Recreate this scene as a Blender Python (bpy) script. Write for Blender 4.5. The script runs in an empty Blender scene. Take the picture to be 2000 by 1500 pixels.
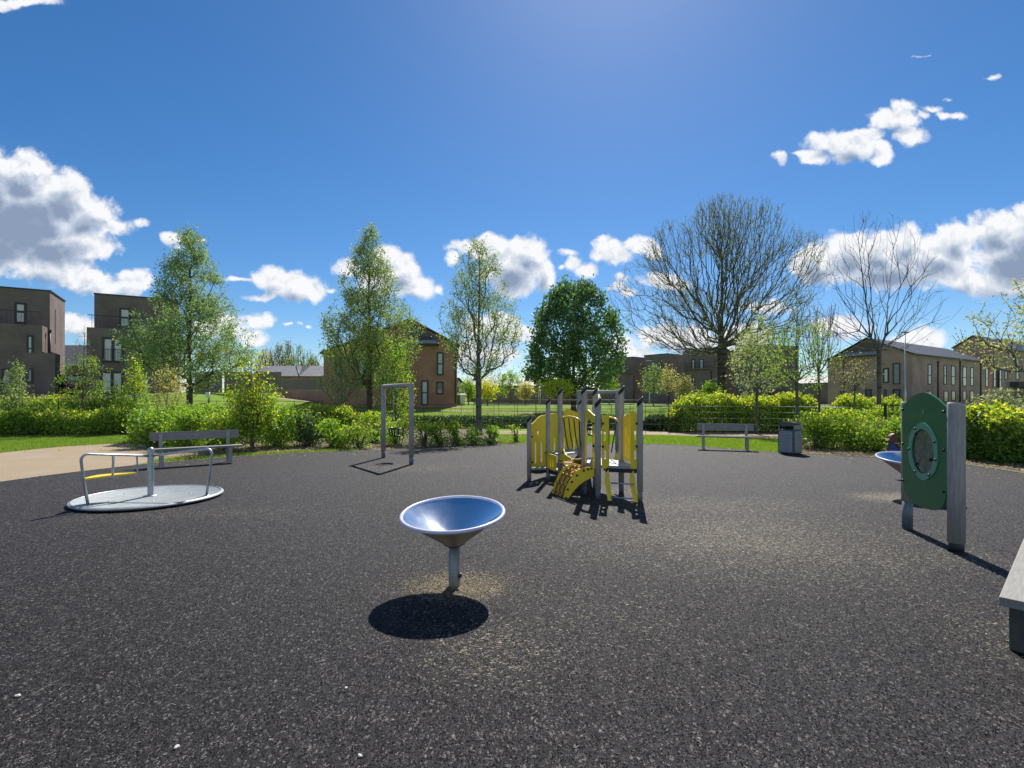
import bpy, bmesh, math, random
import numpy as np
from mathutils import Vector, Matrix
R = math.radians
random.seed(7); RNG = np.random.default_rng(7)
S = bpy.context.scene
C = S.collection

# ------------------------------------------------------------------ camera, world, sun, exposure
EYE = 1.65
cam_d = bpy.data.cameras.new('camera'); cam = bpy.data.objects.new('camera', cam_d); C.objects.link(cam)
cam.location = (0, 0, EYE); cam.rotation_euler = (R(90), 0, 0)
cam_d.sensor_width = 36; cam_d.lens = 18.0; cam_d.shift_y = 0.0125
cam_d.clip_start = 0.05; cam_d.clip_end = 3000
S.camera = cam
S.view_settings.view_transform = 'Standard'; S.view_settings.look = 'None'
S.view_settings.exposure = 0.55; S.view_settings.gamma = 1
SUN_EL, SUN_AZ = 49.0, 12.2          # azimuth: degrees from +Y towards +X
sd = bpy.data.lights.new('sun', 'SUN'); so = bpy.data.objects.new('sun', sd); C.objects.link(so)
sd.energy = 4.8; sd.angle = R(0.5); sd.color = (1, 0.955, 0.88)
sdir = Vector((math.sin(R(SUN_AZ))*math.cos(R(SUN_EL)), math.cos(R(SUN_AZ))*math.cos(R(SUN_EL)), math.sin(R(SUN_EL))))
so.rotation_euler = sdir.to_track_quat('Z', 'Y').to_euler(); so.location = (0, 0, 40)

W = bpy.data.worlds.new('World'); S.world = W; W.use_nodes = True
nt = W.node_tree; nt.nodes.clear()
def N(tree, typ, **kw):
    n = tree.nodes.new(typ)
    for k, v in kw.items():
        if k.startswith('i_'):
            key = k[2:]; key = int(key) if key.isdigit() else key.replace('_', ' ')
            n.inputs[key].default_value = v
        else: setattr(n, k, v)
    return n
def build_world():
    L = nt.links.new
    out = N(nt, 'ShaderNodeOutputWorld')
    sky = N(nt, 'ShaderNodeTexSky', sky_type='NISHITA', sun_disc=False, sun_elevation=R(SUN_EL), sun_rotation=R(SUN_AZ),
            air_density=0.9, dust_density=0.22, ozone_density=5.0)
    bgs = N(nt, 'ShaderNodeBackground'); bgs.inputs[1].default_value = 0.076
    gm = N(nt, 'ShaderNodeHueSaturation'); gm.inputs["Saturation"].default_value = 1.24; gm.inputs['Value'].default_value = 1.0
    L(sky.outputs[0], gm.inputs['Color']); L(gm.outputs[0], bgs.inputs[0])
    tc = N(nt, 'ShaderNodeTexCoord'); sep = N(nt, 'ShaderNodeSeparateXYZ'); L(tc.outputs['Generated'], sep.inputs[0])
    def M(op, a, b=None, c=None, clamp=False):
        m = N(nt, 'ShaderNodeMath', operation=op); m.use_clamp = clamp
        for i, x in enumerate((a, b, c)):
            if x is None: continue
            if isinstance(x, (int, float)): m.inputs[i].default_value = x
            else: L(x, m.inputs[i])
        return m.outputs[0]
    # direction -> tangent-plane coordinates of the northern sky (100 px of the 90 degree view = 1 unit)
    yy = M('MAXIMUM', sep.outputs[1], 0.08)
    tx = M('DIVIDE', sep.outputs[0], yy); tz = M('DIVIDE', sep.outputs[2], yy)
    px = M('MULTIPLY', tx, 10.0); pz = M('MULTIPLY', tz, 10.0)
    comb = N(nt, 'ShaderNodeCombineXYZ'); L(px, comb.inputs[0]); L(pz, comb.inputs[1])
    P = comb.outputs[0]
    # warped position for torn edges
    nz = N(nt, 'ShaderNodeTexNoise', noise_dimensions='3D'); nz.inputs['Scale'].default_value = 1.6; nz.inputs['Detail'].default_value = 4
    nz.inputs['Roughness'].default_value = 0.55
    L(P, nz.inputs['Vector'])
    sub = N(nt, 'ShaderNodeVectorMath', operation='SUBTRACT'); L(nz.outputs['Color'], sub.inputs[0]); sub.inputs[1].default_value = (.5, .5, .5)
    scl = N(nt, 'ShaderNodeVectorMath', operation='SCALE'); L(sub.outputs[0], scl.inputs[0]); scl.inputs['Scale'].default_value = 0.34
    add = N(nt, 'ShaderNodeVectorMath', operation='ADD'); L(P, add.inputs[0]); L(scl.outputs[0], add.inputs[1])
    WP = add.outputs[0]
    blobs = [(40,345,70,48),(-30,350,70,50),(120,385,62,50),(165,420,62,38),(50,420,110,85),(-20,440,110,90),(215,446,46,15),(100,470,110,50),
             (175,487,60,20),(90,525,90,28),(165,545,80,18),(255,552,46,24),(200,560,60,16),(-60,400,120,120),
             (275,436,16,7),(334,464,22,14),(345,478,14,8),(395,470,5,4),
             (530,543,34,24),(575,558,50,28),(515,578,34,7),(612,570,24,22),(470,546,32,4),(642,566,12,4),
             (510,625,28,17),(497,660,28,17),(563,632,9,4),(581,634,8,4),(600,640,6,3),
             (678,521,26,16),(755,500,28,22),(785,530,38,34),(810,562,40,24),(740,545,40,34),(855,562,10,9),
             (905,479,34,14),(955,484,46,26),(1030,492,40,32),(1000,525,66,44),(1062,535,24,34),(1010,562,46,18),(885,500,12,16),
             (1112,495,18,8),(1122,512,16,14),(1142,522,22,15),(1098,518,8,5),
             (1190,490,34,22),(1215,500,26,18),(1252,478,26,16),(1276,492,18,14),(1180,468,14,8),
             (1215,546,15,9),(1232,572,14,6),(1205,560,18,8),(1285,548,42,14),(1320,560,26,10),
             (1522,308,16,13),(1562,300,12,5),(1615,278,46,22),(1590,305,30,20),(1660,285,55,32),(1720,300,20,24),(1700,262,36,14),(1745,232,46,26),(1775,262,34,18),
             (1760,210,24,14),(1800,222,16,7),(1822,212,18,6),(1845,224,16,7),(1868,226,20,9),(1850,196,8,4),(1940,154,15,5),
             (1600,515,52,42),(1660,495,60,40),(1720,490,50,36),(1770,475,34,36),(1740,520,130,44),(1830,500,80,40),(1870,465,50,30),
             (1950,450,60,36),(1990,500,90,60),(1880,545,50,26),(1950,555,90,28),(2040,480,100,80),
             (1210,676,36,24),(1245,690,30,14),(1300,650,60,22),(1345,665,60,30),(1800,662,44,26),(1770,672,36,16),(150,636,36,22),(175,650,30,18),
             (1640,640,60,24),(1500,600,50,14),(1450,660,60,24),(60,4,60,9),(2,12,34,13),(1810,104,14,2),(960,640,60,30),(1010,650,40,20),(940,690,80,30),
             (430,640,60,26),(-250,520,120,50),(2300,560,160,50)]
    def field(vec, bl, sgrow=1.12):
      acc = None
      for (u, v, rx, ry) in bl:
        cx, cz = (u-1000)/100, (775-v)/100; sx, sz = 100/(rx*sgrow), 100/(ry*sgrow)
        ma = N(nt, 'ShaderNodeVectorMath', operation='MULTIPLY_ADD'); L(vec, ma.inputs[0])
        ma.inputs[1].default_value = (sx, sz, 0); ma.inputs[2].default_value = (-cx*sx, -cz*sz, 0)
        ln = N(nt, 'ShaderNodeVectorMath', operation='LENGTH'); L(ma.outputs[0], ln.inputs[0])
        w = math.sqrt(ry/30.0)
        val = M('MULTIPLY_ADD', ln.outputs['Value'], -w, w)
        acc = val if acc is None else M('SMOOTH_MAX', acc, val, 0.14)
      return acc
    acc = field(WP, blobs)
    upv = N(nt, 'ShaderNodeVectorMath', operation='ADD'); L(WP, upv.inputs[0]); upv.inputs[1].default_value = (0.04, 0.26, 0)
    acc_up = field(upv.outputs[0], [q for q in blobs if q[2]*q[3] > 600])
    # billows
    n2 = N(nt, 'ShaderNodeTexNoise'); n2.inputs['Scale'].default_value = 3.2; n2.inputs['Detail'].default_value = 6; n2.inputs['Roughness'].default_value = 0.54
    L(WP, n2.inputs['Vector'])
    off = N(nt, 'ShaderNodeVectorMath', operation='ADD'); L(WP, off.inputs[0]); off.inputs[1].default_value = (0.03, 0.13, 0)
    n3 = N(nt, 'ShaderNodeTexNoise'); n3.inputs['Scale'].default_value = 3.2; n3.inputs['Detail'].default_value = 6; n3.inputs['Roughness'].default_value = 0.54
    L(off.outputs[0], n3.inputs['Vector'])
    dens = M('MULTIPLY_ADD', M('SUBTRACT', n2.outputs[0], 0.5), 1.1, acc)
    front = N(nt, 'ShaderNodeMapRange'); front.inputs['From Min'].default_value = 0.1; front.inputs['From Max'].default_value = 0.25
    L(sep.outputs[1], front.inputs[0])
    def mr(x, a, b, smooth=True):
        m = N(nt, 'ShaderNodeMapRange', interpolation_type='SMOOTHSTEP' if smooth else 'LINEAR')
        m.inputs['From Min'].default_value = a; m.inputs['From Max'].default_value = b; L(x, m.inputs[0]); return m.outputs[0]
    mask_f = M('MULTIPLY', mr(dens, -0.10, 0.34), front.outputs[0])
    # scattered clouds over the rest of the dome
    dm = N(nt, 'ShaderNodeTexNoise'); dm.inputs['Scale'].default_value = 2.6; dm.inputs['Detail'].default_value = 7; L(tc.outputs['Generated'], dm.inputs['Vector'])
    back = N(nt, 'ShaderNodeMapRange'); back.inputs['From Min'].default_value = -0.05; back.inputs['From Max'].default_value = -0.3; L(sep.outputs[1], back.inputs[0])
    mask_b = M('MULTIPLY', mr(dm.outputs[0], 0.52, 0.62), back.outputs[0])
    mask = M('MAXIMUM', mask_f, mask_b)
    # light on the cloud: thick middles greyer, billows facing up brighter
    buried = mr(acc_up, 0.10, 1.25)          # much cloud between here and the sun
    relief = M('MULTIPLY_ADD', M('SUBTRACT', n2.outputs[0], n3.outputs[0]), 2.6, 0.5, clamp=True)
    relief = M('MULTIPLY', relief, M('MULTIPLY_ADD', buried, -0.5, 1.0))
    shade = M('SUBTRACT', M('MULTIPLY_ADD', relief, 0.42, 0.74), M('MULTIPLY', buried, 0.72), clamp=True)
    ramp = N(nt, 'ShaderNodeValToRGB'); e = ramp.color_ramp.elements
    e[0].position = 0.2; e[0].color = (0.20, 0.26, 0.37, 1); e[1].position = 0.95; e[1].color = (0.72, 0.73, 0.75, 1)
    m_ = ramp.color_ramp.elements.new(0.55); m_.color = (0.40, 0.46, 0.56, 1)
    L(shade, ramp.inputs[0])
    bgc = N(nt, 'ShaderNodeBackground'); bgc.inputs[1].default_value = 0.9; L(ramp.outputs[0], bgc.inputs[0])
    mix = N(nt, 'ShaderNodeMixShader'); L(mask, mix.inputs[0]); L(bgs.outputs[0], mix.inputs[1]); L(bgc.outputs[0], mix.inputs[2])
    L(mix.outputs[0], out.inputs[0])
build_world()

# ------------------------------------------------------------------ measuring helpers
def gp(u, v, z=0.0):                  # point of the level z seen at (u, v)
    Y = (EYE - z)/((v - 775)/1000); return ((u-1000)/1000*Y, Y)
def at(u, Y): return (u-1000)/1000*Y
def zat(v, Y): return EYE - (v-775)/1000*Y
def ss(a, b, x):
    t = np.clip((np.asarray(x, float)-a)/(b-a), 0, 1); return t*t*(3-2*t)
def H(x, y):                          # lie of the land
    return (0.85*ss(30, 46, y) - 0.45*ss(52, 80, y)*ss(-15, 5, x) + 1.0*ss(-14, -27, x)*ss(28, 38, y)
            + 0.25*ss(-8, -16, x)*ss(20, 25, y))
def Hf(x, y): return float(H(x, y))

# ------------------------------------------------------------------ mesh helpers
def raw_mesh(name, V, F, smooth=False):
    V = np.asarray(V, np.float32); F = np.asarray(F, np.int32); k = F.shape[1]
    me = bpy.data.meshes.new(name); me.vertices.add(len(V)); me.vertices.foreach_set('co', V.ravel())
    me.loops.add(F.size); me.loops.foreach_set('vertex_index', F.ravel())
    me.polygons.add(len(F)); me.polygons.foreach_set('loop_start', np.arange(0, F.size, k, dtype=np.int32))
    if smooth: me.polygons.foreach_set('use_smooth', np.ones(len(F), bool))
    me.update(calc_edges=True); return me
def link(name, me, m, parent=None, loc=(0, 0, 0)):
    o = bpy.data.objects.new(name, me); C.objects.link(o)
    if m is not None and me is not None: me.materials.append(m)
    if parent is not None: o.parent = parent
    o.location = loc; return o
def tag(o, label=None, cat=None, group=None, kind=None):
    if label: o['label'] = label
    if cat: o['category'] = cat
    if group: o['group'] = group
    if kind: o['kind'] = kind
    return o
def thing(name, label, cat, loc=(0, 0, 0), rz=0.0, group=None):
    o = bpy.data.objects.new(name, None); C.objects.link(o); o.location = loc; o.rotation_euler = (0, 0, rz)
    o.empty_display_size = 0.2
    return tag(o, label, cat, group)
def copy_tree(o, parent=None):
    c = o.copy(); C.objects.link(c)
    if parent is not None: c.parent = parent
    for ch in list(o.children): copy_tree(ch, c)
    return c
class B:
    """collects shapes in one bmesh"""
    def __init__(s): s.bm = bmesh.new()
    def box(s, c, d, rot=None, bev=0.0):
        M_ = Matrix.Translation(c) @ (rot.to_4x4() if rot is not None else Matrix.Identity(4)) @ Matrix.Diagonal((d[0], d[1], d[2], 1))
        g = bmesh.ops.create_cube(s.bm, size=1.0, matrix=M_)
        if bev > 0:
            es = list({e for v in g['verts'] for e in v.link_edges})
            bmesh.ops.bevel(s.bm, geom=es, offset=bev, segments=2, affect='EDGES', profile=0.6)
        return s
    def tube(s, pts, r, n=10, caps=True):
        pts = [Vector(p) for p in pts]; rs = r if isinstance(r, (list, tuple)) else [r]*len(pts)
        rings = []; prev = None
        for i, p in enumerate(pts):
            t = (pts[min(i+1, len(pts)-1)] - pts[max(i-1, 0)]).normalized()
            if prev is None:
                a = Vector((0, 0, 1)) if abs(t.z) < 0.9 else Vector((1, 0, 0)); x = t.cross(a).normalized()
            else: x = (prev - t*prev.dot(t)).normalized()
            prev = x; y = t.cross(x)
            rings.append([s.bm.verts.new(p + (x*math.cos(k*2*math.pi/n) + y*math.sin(k*2*math.pi/n))*rs[i]) for k in range(n)])
        for a, b in zip(rings, rings[1:]):
            for k in range(n):
                f = s.bm.faces.new((a[k], a[(k+1) % n], b[(k+1) % n], b[k])); f.smooth = True
        if caps:
            s.bm.faces.new(rings[0][::-1]); s.bm.faces.new(rings[-1])
        return s
    def lathe(s, prof, n=32, c=(0, 0, 0)):
        rings = []
        for (r, z) in prof:
            if r < 1e-5: rings.append([s.bm.verts.new((c[0], c[1], c[2]+z))])
            else: rings.append([s.bm.verts.new((c[0]+r*math.cos(k*2*math.pi/n), c[1]+r*math.sin(k*2*math.pi/n), c[2]+z)) for k in range(n)])
        for a, b in zip(rings, rings[1:]):
            for k in range(n):
                q = [a[k % len(a)], a[(k+1) % len(a)], b[(k+1) % len(b)], b[k % len(b)]]
                q2 = []
                for x in q:
                    if x not in q2: q2.append(x)
                if len(q2) > 2:
                    try: f = s.bm.faces.new(q2); f.smooth = True
                    except ValueError: pass
        return s
    def torus(s, c, R0, r, n=48, m=10, rot=None):
        rings = []
        for i in range(n):
            a = 2*math.pi*i/n; ring = []
            for j in range(m):
                b = 2*math.pi*j/m
                p = Vector(((R0+r*math.cos(b))*math.cos(a), (R0+r*math.cos(b))*math.sin(a), r*math.sin(b)))
                if rot is not None: p = rot @ p
                ring.append(s.bm.verts.new(p+Vector(c)))
            rings.append(ring)
        for i in range(n):
            A, Bn = rings[i], rings[(i+1) % n]
            for j in range(m):
                f = s.bm.faces.new((A[j], Bn[j], Bn[(j+1) % m], A[(j+1) % m])); f.smooth = True
        return s
    def prism(s, poly, holes, M_, th, bev=0.0):
        """flat panel: outline + holes in its own x,z plane, thickness th along +-y, placed by matrix M_"""
        from mathutils.geometry import tessellate_polygon
        loops = [poly] + list(holes)
        tri = tessellate_polygon([[Vector((x, z, 0)) for x, z in lp] for lp in loops])
        flat = [p for lp in loops for p in lp]
        f_ = [s.bm.verts.new(M_ @ Vector((x, -th/2, z))) for x, z in flat]
        b_ = [s.bm.verts.new(M_ @ Vector((x, th/2, z))) for x, z in flat]
        for t in tri:
            try:
                s.bm.faces.new([f_[i] for i in t]); s.bm.faces.new([b_[i] for i in reversed(t)])
            except ValueError: pass
        k = 0
        for lp in loops:
            n = len(lp)
            for i in range(n):
                a, b = k+i, k+(i+1) % n
                try: s.bm.faces.new((f_[a], f_[b], b_[b], b_[a]))
                except ValueError: pass
            k += n
        return s
    def poly(s, pts):
        s.bm.faces.new([s.bm.verts.new(p) for p in pts]); return s
    def sphere(s, c, r, sc=(1, 1, 1), seg=12):
        g = bmesh.ops.create_uvsphere(s.bm, u_segments=seg, v_segments=max(6, seg//2+2), radius=1.0,
                                  matrix=Matrix.Translation(c) @ Matrix.Diagonal((r*sc[0], r*sc[1], r*sc[2], 1)))
        for v in g['verts']:
            for f in v.link_faces: f.smooth = True
        return s
    def out(s, name, m, parent=None, loc=(0, 0, 0)):
        bmesh.ops.recalc_face_normals(s.bm, faces=s.bm.faces)
        me = bpy.data.meshes.new(name); s.bm.to_mesh(me); s.bm.free()
        return link(name, me, m, parent, loc)
def Rz(a): return Matrix.Rotation(a, 3, 'Z')

# ------------------------------------------------------------------ materials
MATS = {}
def mk(name):
    m = bpy.data.materials.new(name); m.use_nodes = True; t = m.node_tree; t.nodes.clear()
    o = N(t, 'ShaderNodeOutputMaterial'); MATS[name] = m; return m, t, o
def surf(name, c1, c2=None, rough=0.7, metal=0.0, scale=6.0, stretch=(1, 1, 1), bump=0.3, bscale=None, bdist=0.004, spec=0.5, coat=0.0, detail=6, c3=None, s3=1.2):
    m, t, o = mk(name); L = t.links.new
    p = N(t, 'ShaderNodeBsdfPrincipled'); p.inputs['Roughness'].default_value = rough; p.inputs['Metallic'].default_value = metal
    p.inputs['Specular IOR Level'].default_value = spec; p.inputs['Coat Weight'].default_value = coat
    tc = N(t, 'ShaderNodeTexCoord'); mp = N(t, 'ShaderNodeMapping'); mp.inputs['Scale'].default_value = stretch
    L(tc.outputs['Object'], mp.inputs[0])
    nz = N(t, 'ShaderNodeTexNoise'); nz.inputs['Scale'].default_value = scale; nz.inputs['Detail'].default_value = detail; nz.inputs['Roughness'].default_value = .65
    L(mp.outputs[0], nz.inputs[0])
    c2 = c2 or tuple(x*0.75 for x in c1)
    r = N(t, 'ShaderNodeValToRGB'); r.color_ramp.elements[0].position = .33; r.color_ramp.elements[1].position = .68
    r.color_ramp.elements[0].color = (*c2, 1); r.color_ramp.elements[1].color = (*c1, 1); L(nz.outputs[0], r.inputs[0])
    col = r.outputs[0]
    if c3:
        n3 = N(t, 'ShaderNodeTexNoise'); n3.inputs['Scale'].default_value = s3; n3.inputs['Detail'].default_value = 5; L(tc.outputs['Object'], n3.inputs[0])
        mr = N(t, 'ShaderNodeMapRange'); mr.inputs[1].default_value = .5; mr.inputs[2].default_value = .68; L(n3.outputs[0], mr.inputs[0])
        mx = N(t, 'ShaderNodeMix', data_type='RGBA'); L(mr.outputs[0], mx.inputs[0]); L(col, mx.inputs[6]); mx.inputs[7].default_value = (*c3, 1)
        col = mx.outputs[2]
    L(col, p.inputs['Base Color'])
    rr = N(t, 'ShaderNodeMapRange'); rr.inputs[3].default_value = max(0, rough-.1); rr.inputs[4].default_value = min(1, rough+.12); L(nz.outputs[0], rr.inputs[0]); L(rr.outputs[0], p.inputs['Roughness'])
    if bump > 0:
        nb = N(t, 'ShaderNodeTexNoise'); nb.inputs['Scale'].default_value = bscale or scale*4; nb.inputs['Detail'].default_value = 5; L(mp.outputs[0], nb.inputs[0])
        b = N(t, 'ShaderNodeBump'); b.inputs['Strength'].default_value = bump; b.inputs['Distance'].default_value = bdist
        L(nb.outputs[0], b.inputs['Height']); L(b.outputs[0], p.inputs['Normal'])
    L(p.outputs[0], o.inputs[0]); return m
def leaf(name, a, b, c=None, trans=0.5, gloss=0.06, tgain=1.5):
    m, t, o = mk(name); L = t.links.new
    g = N(t, 'ShaderNodeNewGeometry'); r = N(t, 'ShaderNodeValToRGB'); e = r.color_ramp.elements
    e[0].color = (*a, 1); e[1].color = (*b, 1)
    if c: x = e.new(.85); x.color = (*b, 1); e[-1].color = (*c, 1)
    L(g.outputs['Random Per Island'], r.inputs[0])
    d = N(t, 'ShaderNodeBsdfDiffuse'); tr = N(t, 'ShaderNodeBsdfTranslucent'); L(r.outputs[0], d.inputs[0])
    mul = N(t, 'ShaderNodeMix', data_type='RGBA', blend_type='MULTIPLY'); mul.inputs[0].default_value = 1; L(r.outputs[0], mul.inputs[6]); mul.inputs[7].default_value = (tgain*1.1, tgain*1.1, tgain*.45, 1)
    L(mul.outputs[2], tr.inputs[0])
    mx = N(t, 'ShaderNodeMixShader'); mx.inputs[0].default_value = trans; L(d.outputs[0], mx.inputs[1]); L(tr.outputs[0], mx.inputs[2])
    gl = N(t, 'ShaderNodeBsdfGlossy'); gl.inputs['Roughness'].default_value = .55; gl.inputs[0].default_value = (.8, .9, .85, 1)
    m2 = N(t, 'ShaderNodeMixShader'); m2.inputs[0].default_value = gloss; L(mx.outputs[0], m2.inputs[1]); L(gl.outputs[0], m2.inputs[2])
    L(m2.outputs[0], o.inputs[0]); return m
def brick(name, c1, c2, mort, sc=1.0):
    m, t, o = mk(name); L = t.links.new
    p = N(t, 'ShaderNodeBsdfPrincipled'); p.inputs['Roughness'].default_value = .85
    tc = N(t, 'ShaderNodeTexCoord'); sp = N(t, 'ShaderNodeSeparateXYZ'); L(tc.outputs['Object'], sp.inputs[0])
    ad = N(t, 'ShaderNodeMath', operation='ADD'); L(sp.outputs[0], ad.inputs[0]); L(sp.outputs[1], ad.inputs[1])
    cb = N(t, 'ShaderNodeCombineXYZ'); L(ad.outputs[0], cb.inputs[0]); L(sp.outputs[2], cb.inputs[1])
    br = N(t, 'ShaderNodeTexBrick'); br.inputs['Scale'].default_value = 1; br.inputs['Brick Width'].default_value = .225*sc; br.inputs['Row Height'].default_value = .075*sc
    br.inputs['Mortar Size'].default_value = .009*sc; br.inputs['Color1'].default_value = (*c1, 1); br.inputs['Color2'].default_value = (*c2, 1); br.inputs['Mortar'].default_value = (*mort, 1)
    L(cb.outputs[0], br.inputs[0])
    nz = N(t, 'ShaderNodeTexNoise'); nz.inputs['Scale'].default_value = .7; nz.inputs['Detail'].default_value = 8; L(tc.outputs['Object'], nz.inputs[0])
    mr = N(t, 'ShaderNodeMapRange'); mr.inputs[1].default_value = .3; mr.inputs[2].default_value = .7; mr.inputs[3].default_value = .75; mr.inputs[4].default_value = 1.15; L(nz.outputs[0], mr.inputs[0])
    vm = N(t, 'ShaderNodeVectorMath', operation='SCALE'); L(br.outputs[0], vm.inputs[0]); L(mr.outputs[0], vm.inputs['Scale'])
    L(vm.outputs[0], p.inputs['Base Color'])
    bp = N(t, 'ShaderNodeBump'); bp.inputs['Strength'].default_value = .4; bp.inputs['Distance'].default_value = .006; bp.invert = True; L(br.outputs['Fac'], bp.inputs['Height']); L(bp.outputs[0], p.inputs['Normal'])
    L(p.outputs[0], o.inputs[0]); return m
def roofmat(name, c):
    m, t, o = mk(name); L = t.links.new
    p = N(t, 'ShaderNodeBsdfPrincipled'); p.inputs['Roughness'].default_value = .55
    tc = N(t, 'ShaderNodeTexCoord'); sp = N(t, 'ShaderNodeSeparateXYZ'); L(tc.outputs['Object'], sp.inputs[0])
    cb = N(t, 'ShaderNodeCombineXYZ'); L(sp.outputs[0], cb.inputs[0]); L(sp.outputs[2], cb.inputs[1])
    br = N(t, 'ShaderNodeTexBrick'); br.inputs['Brick Width'].default_value = .3; br.inputs['Row Height'].default_value = .14; br.inputs['Mortar Size'].default_value = .012; br.inputs['Scale'].default_value = 1
    br.inputs['Color1'].default_value = (*c, 1); br.inputs['Color2'].default_value = (*[x*.8 for x in c], 1); br.inputs['Mortar'].default_value = (*[x*.45 for x in c], 1)
    L(cb.outputs[0], br.inputs[0]); L(br.outputs[0], p.inputs['Base Color'])
    bp = N(t, 'ShaderNodeBump'); bp.inputs['Strength'].default_value = .5; bp.inputs['Distance'].default_value = .01; bp.invert = True; L(br.outputs['Fac'], bp.inputs['Height']); L(bp.outputs[0], p.inputs['Normal'])
    L(p.outputs[0], o.inputs[0]); return m
def rubber():
    m, t, o = mk('rubber_mulch'); L = t.links.new
    p = N(t, 'ShaderNodeBsdfPrincipled'); p.inputs['Roughness'].default_value = .72; p.inputs['Specular IOR Level'].default_value = .28
    tc = N(t, 'ShaderNodeTexCoord')
    def vm(op, a, b=None, s=None):
        n = N(t, 'ShaderNodeVectorMath', operation=op); L(a, n.inputs[0])
        if b is not None:
            if isinstance(b, tuple): n.inputs[1].default_value = b
            else: L(b, n.inputs[1])
        if s is not None: n.inputs['Scale'].default_value = s
        return n.outputs[0]
    def ma(op, a, b):
        n = N(t, 'ShaderNodeMath', operation=op)
        for i, x in enumerate((a, b)):
            if isinstance(x, (int, float)): n.inputs[i].default_value = x
            else: L(x, n.inputs[i])
        return n.outputs[0]
    P = tc.outputs['Object']
    nz = N(t, 'ShaderNodeTexNoise'); nz.inputs['Scale'].default_value = 55; nz.inputs['Detail'].default_value = 2; L(P, nz.inputs[0])
    WP = vm('ADD', P, vm('SCALE', vm('SUBTRACT', nz.outputs['Color'], (.5, .5, .5)), s=.022))
    def layer(scale, stretch):
        mp = N(t, 'ShaderNodeMapping'); mp.inputs['Scale'].default_value = stretch[:3]; mp.inputs['Rotation'].default_value = (0, 0, stretch[3]); L(WP, mp.inputs[0])
        v = N(t, 'ShaderNodeTexVoronoi', voronoi_dimensions='3D', feature='F1'); v.inputs['Scale'].default_value = scale; L(mp.outputs[0], v.inputs[0])
        s = N(t, 'ShaderNodeSeparateColor'); L(v.outputs['Color'], s.inputs[0]); return v.outputs['Distance'], s.outputs[0], s.outputs[1]
    d1, a1, b1 = layer(95, (1, .5, 1, .5)); d2, a2, b2 = layer(125, (.45, 1, 1, -.4))
    # how worn / how dusty the place is
    big = N(t, 'ShaderNodeTexNoise'); big.inputs['Scale'].default_value = .55; big.inputs['Detail'].default_value = 6; big.inputs['Roughness'].default_value = .6; L(P, big.inputs[0])
    bigm = N(t, 'ShaderNodeMapRange'); bigm.inputs[1].default_value = .38; bigm.inputs[2].default_value = .72; L(big.outputs[0], bigm.inputs[0])
    wear = None
    for (x, y, rx, ry, s) in [(-.48, 4.42, .42, .36, 1.0), (6.3, 8.3, .8, .5, .9), (2.7, 6.0, 2.3, 1.6, .52), (2.6, 7.6, 2.5, .9, .35), (1.6, 8.6, .8, .9, .45), (.8, 10.1, .7, .7, .4),
                           (4.6, 5.3, .5, .5, .4), (-.15, 3.35, .5, .5, .34), (.6, 3.9, 1.0, .9, .10), (-2.5, 11.8, 1.4, .8, .25), (3.6, 3.5, .7, .6, .25), (-4.6, 7.2, 1.8, .5, .15)]:
        q = vm('MULTIPLY', vm('SUBTRACT', P, (x, y, 0)), (1/rx, 1/ry, 0))
        ln = N(t, 'ShaderNodeVectorMath', operation='LENGTH'); L(q, ln.inputs[0])
        mr = N(t, 'ShaderNodeMapRange', interpolation_type='SMOOTHSTEP'); mr.inputs[1].default_value = 1.35; mr.inputs[2].default_value = .1; mr.inputs[4].default_value = s
        L(ln.outputs['Value'], mr.inputs[0]); wear = mr.outputs[0] if wear is None else ma('MAXIMUM', wear, mr.outputs[0])
    wn = ma('MULTIPLY', wear, ma('ADD', ma('MULTIPLY', bigm.outputs[0], .6), .6))
    def ramp(x, els):
        r = N(t, 'ShaderNodeValToRGB'); r.color_ramp.interpolation = 'CONSTANT'
        while len(r.color_ramp.elements) > 1: r.color_ramp.elements.remove(r.color_ramp.elements[-1])
        r.color_ramp.elements[0].position = els[0][0]; r.color_ramp.elements[0].color = (*els[0][1], 1)
        for q, c in els[1:]: e = r.color_ramp.elements.new(q); e.color = (*c, 1)
        L(x, r.inputs[0]); return r.outputs[0]
    shift = ma('ADD', a1, ma('MULTIPLY', bigm.outputs[0], .05))
    c1 = ramp(shift, [(0, (.0055, .0047, .0058)), (.35, (.0105, .009, .0108)), (.62, (.020, .0172, .0195)), (.82, (.052, .0455, .0465)), (.93, (.115, .104, .10)), (1.02, (.16, .15, .14))])
    c2 = ramp(a2, [(0, (.0065, .0057, .0068)), (.5, (.0155, .0135, .015)), (.80, (.046, .040, .041)), (.94, (.13, .119, .112))])
    sel = ma('GREATER_THAN', b1, .55)
    mx = N(t, 'ShaderNodeMix', data_type='RGBA'); L(sel, mx.inputs[0]); L(c1, mx.inputs[6]); L(c2, mx.inputs[7])
    tan = ramp(a2, [(0, (.045, .04, .033)), (.3, (.11, .092, .066)), (.6, (.22, .185, .125)), (.85, (.36, .31, .22))])
    tsel = ma('LESS_THAN', b2, ma('MULTIPLY', wn, .95))
    m3 = N(t, 'ShaderNodeMix', data_type='RGBA'); L(tsel, m3.inputs[0]); L(mx.outputs[2], m3.inputs[6]); L(tan, m3.inputs[7])
    L(m3.outputs[2], p.inputs['Base Color'])
    hgt = ma('ADD', ma('MULTIPLY', ma('SUBTRACT', 1.0, d1), .6), ma('MULTIPLY', a1, .7))
    n9 = N(t, 'ShaderNodeTexNoise'); n9.inputs['Scale'].default_value = 160; n9.inputs['Detail'].default_value = 3; L(P, n9.inputs[0])
    h2 = ma('ADD', hgt, ma('MULTIPLY', n9.outputs[0], .9))
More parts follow.
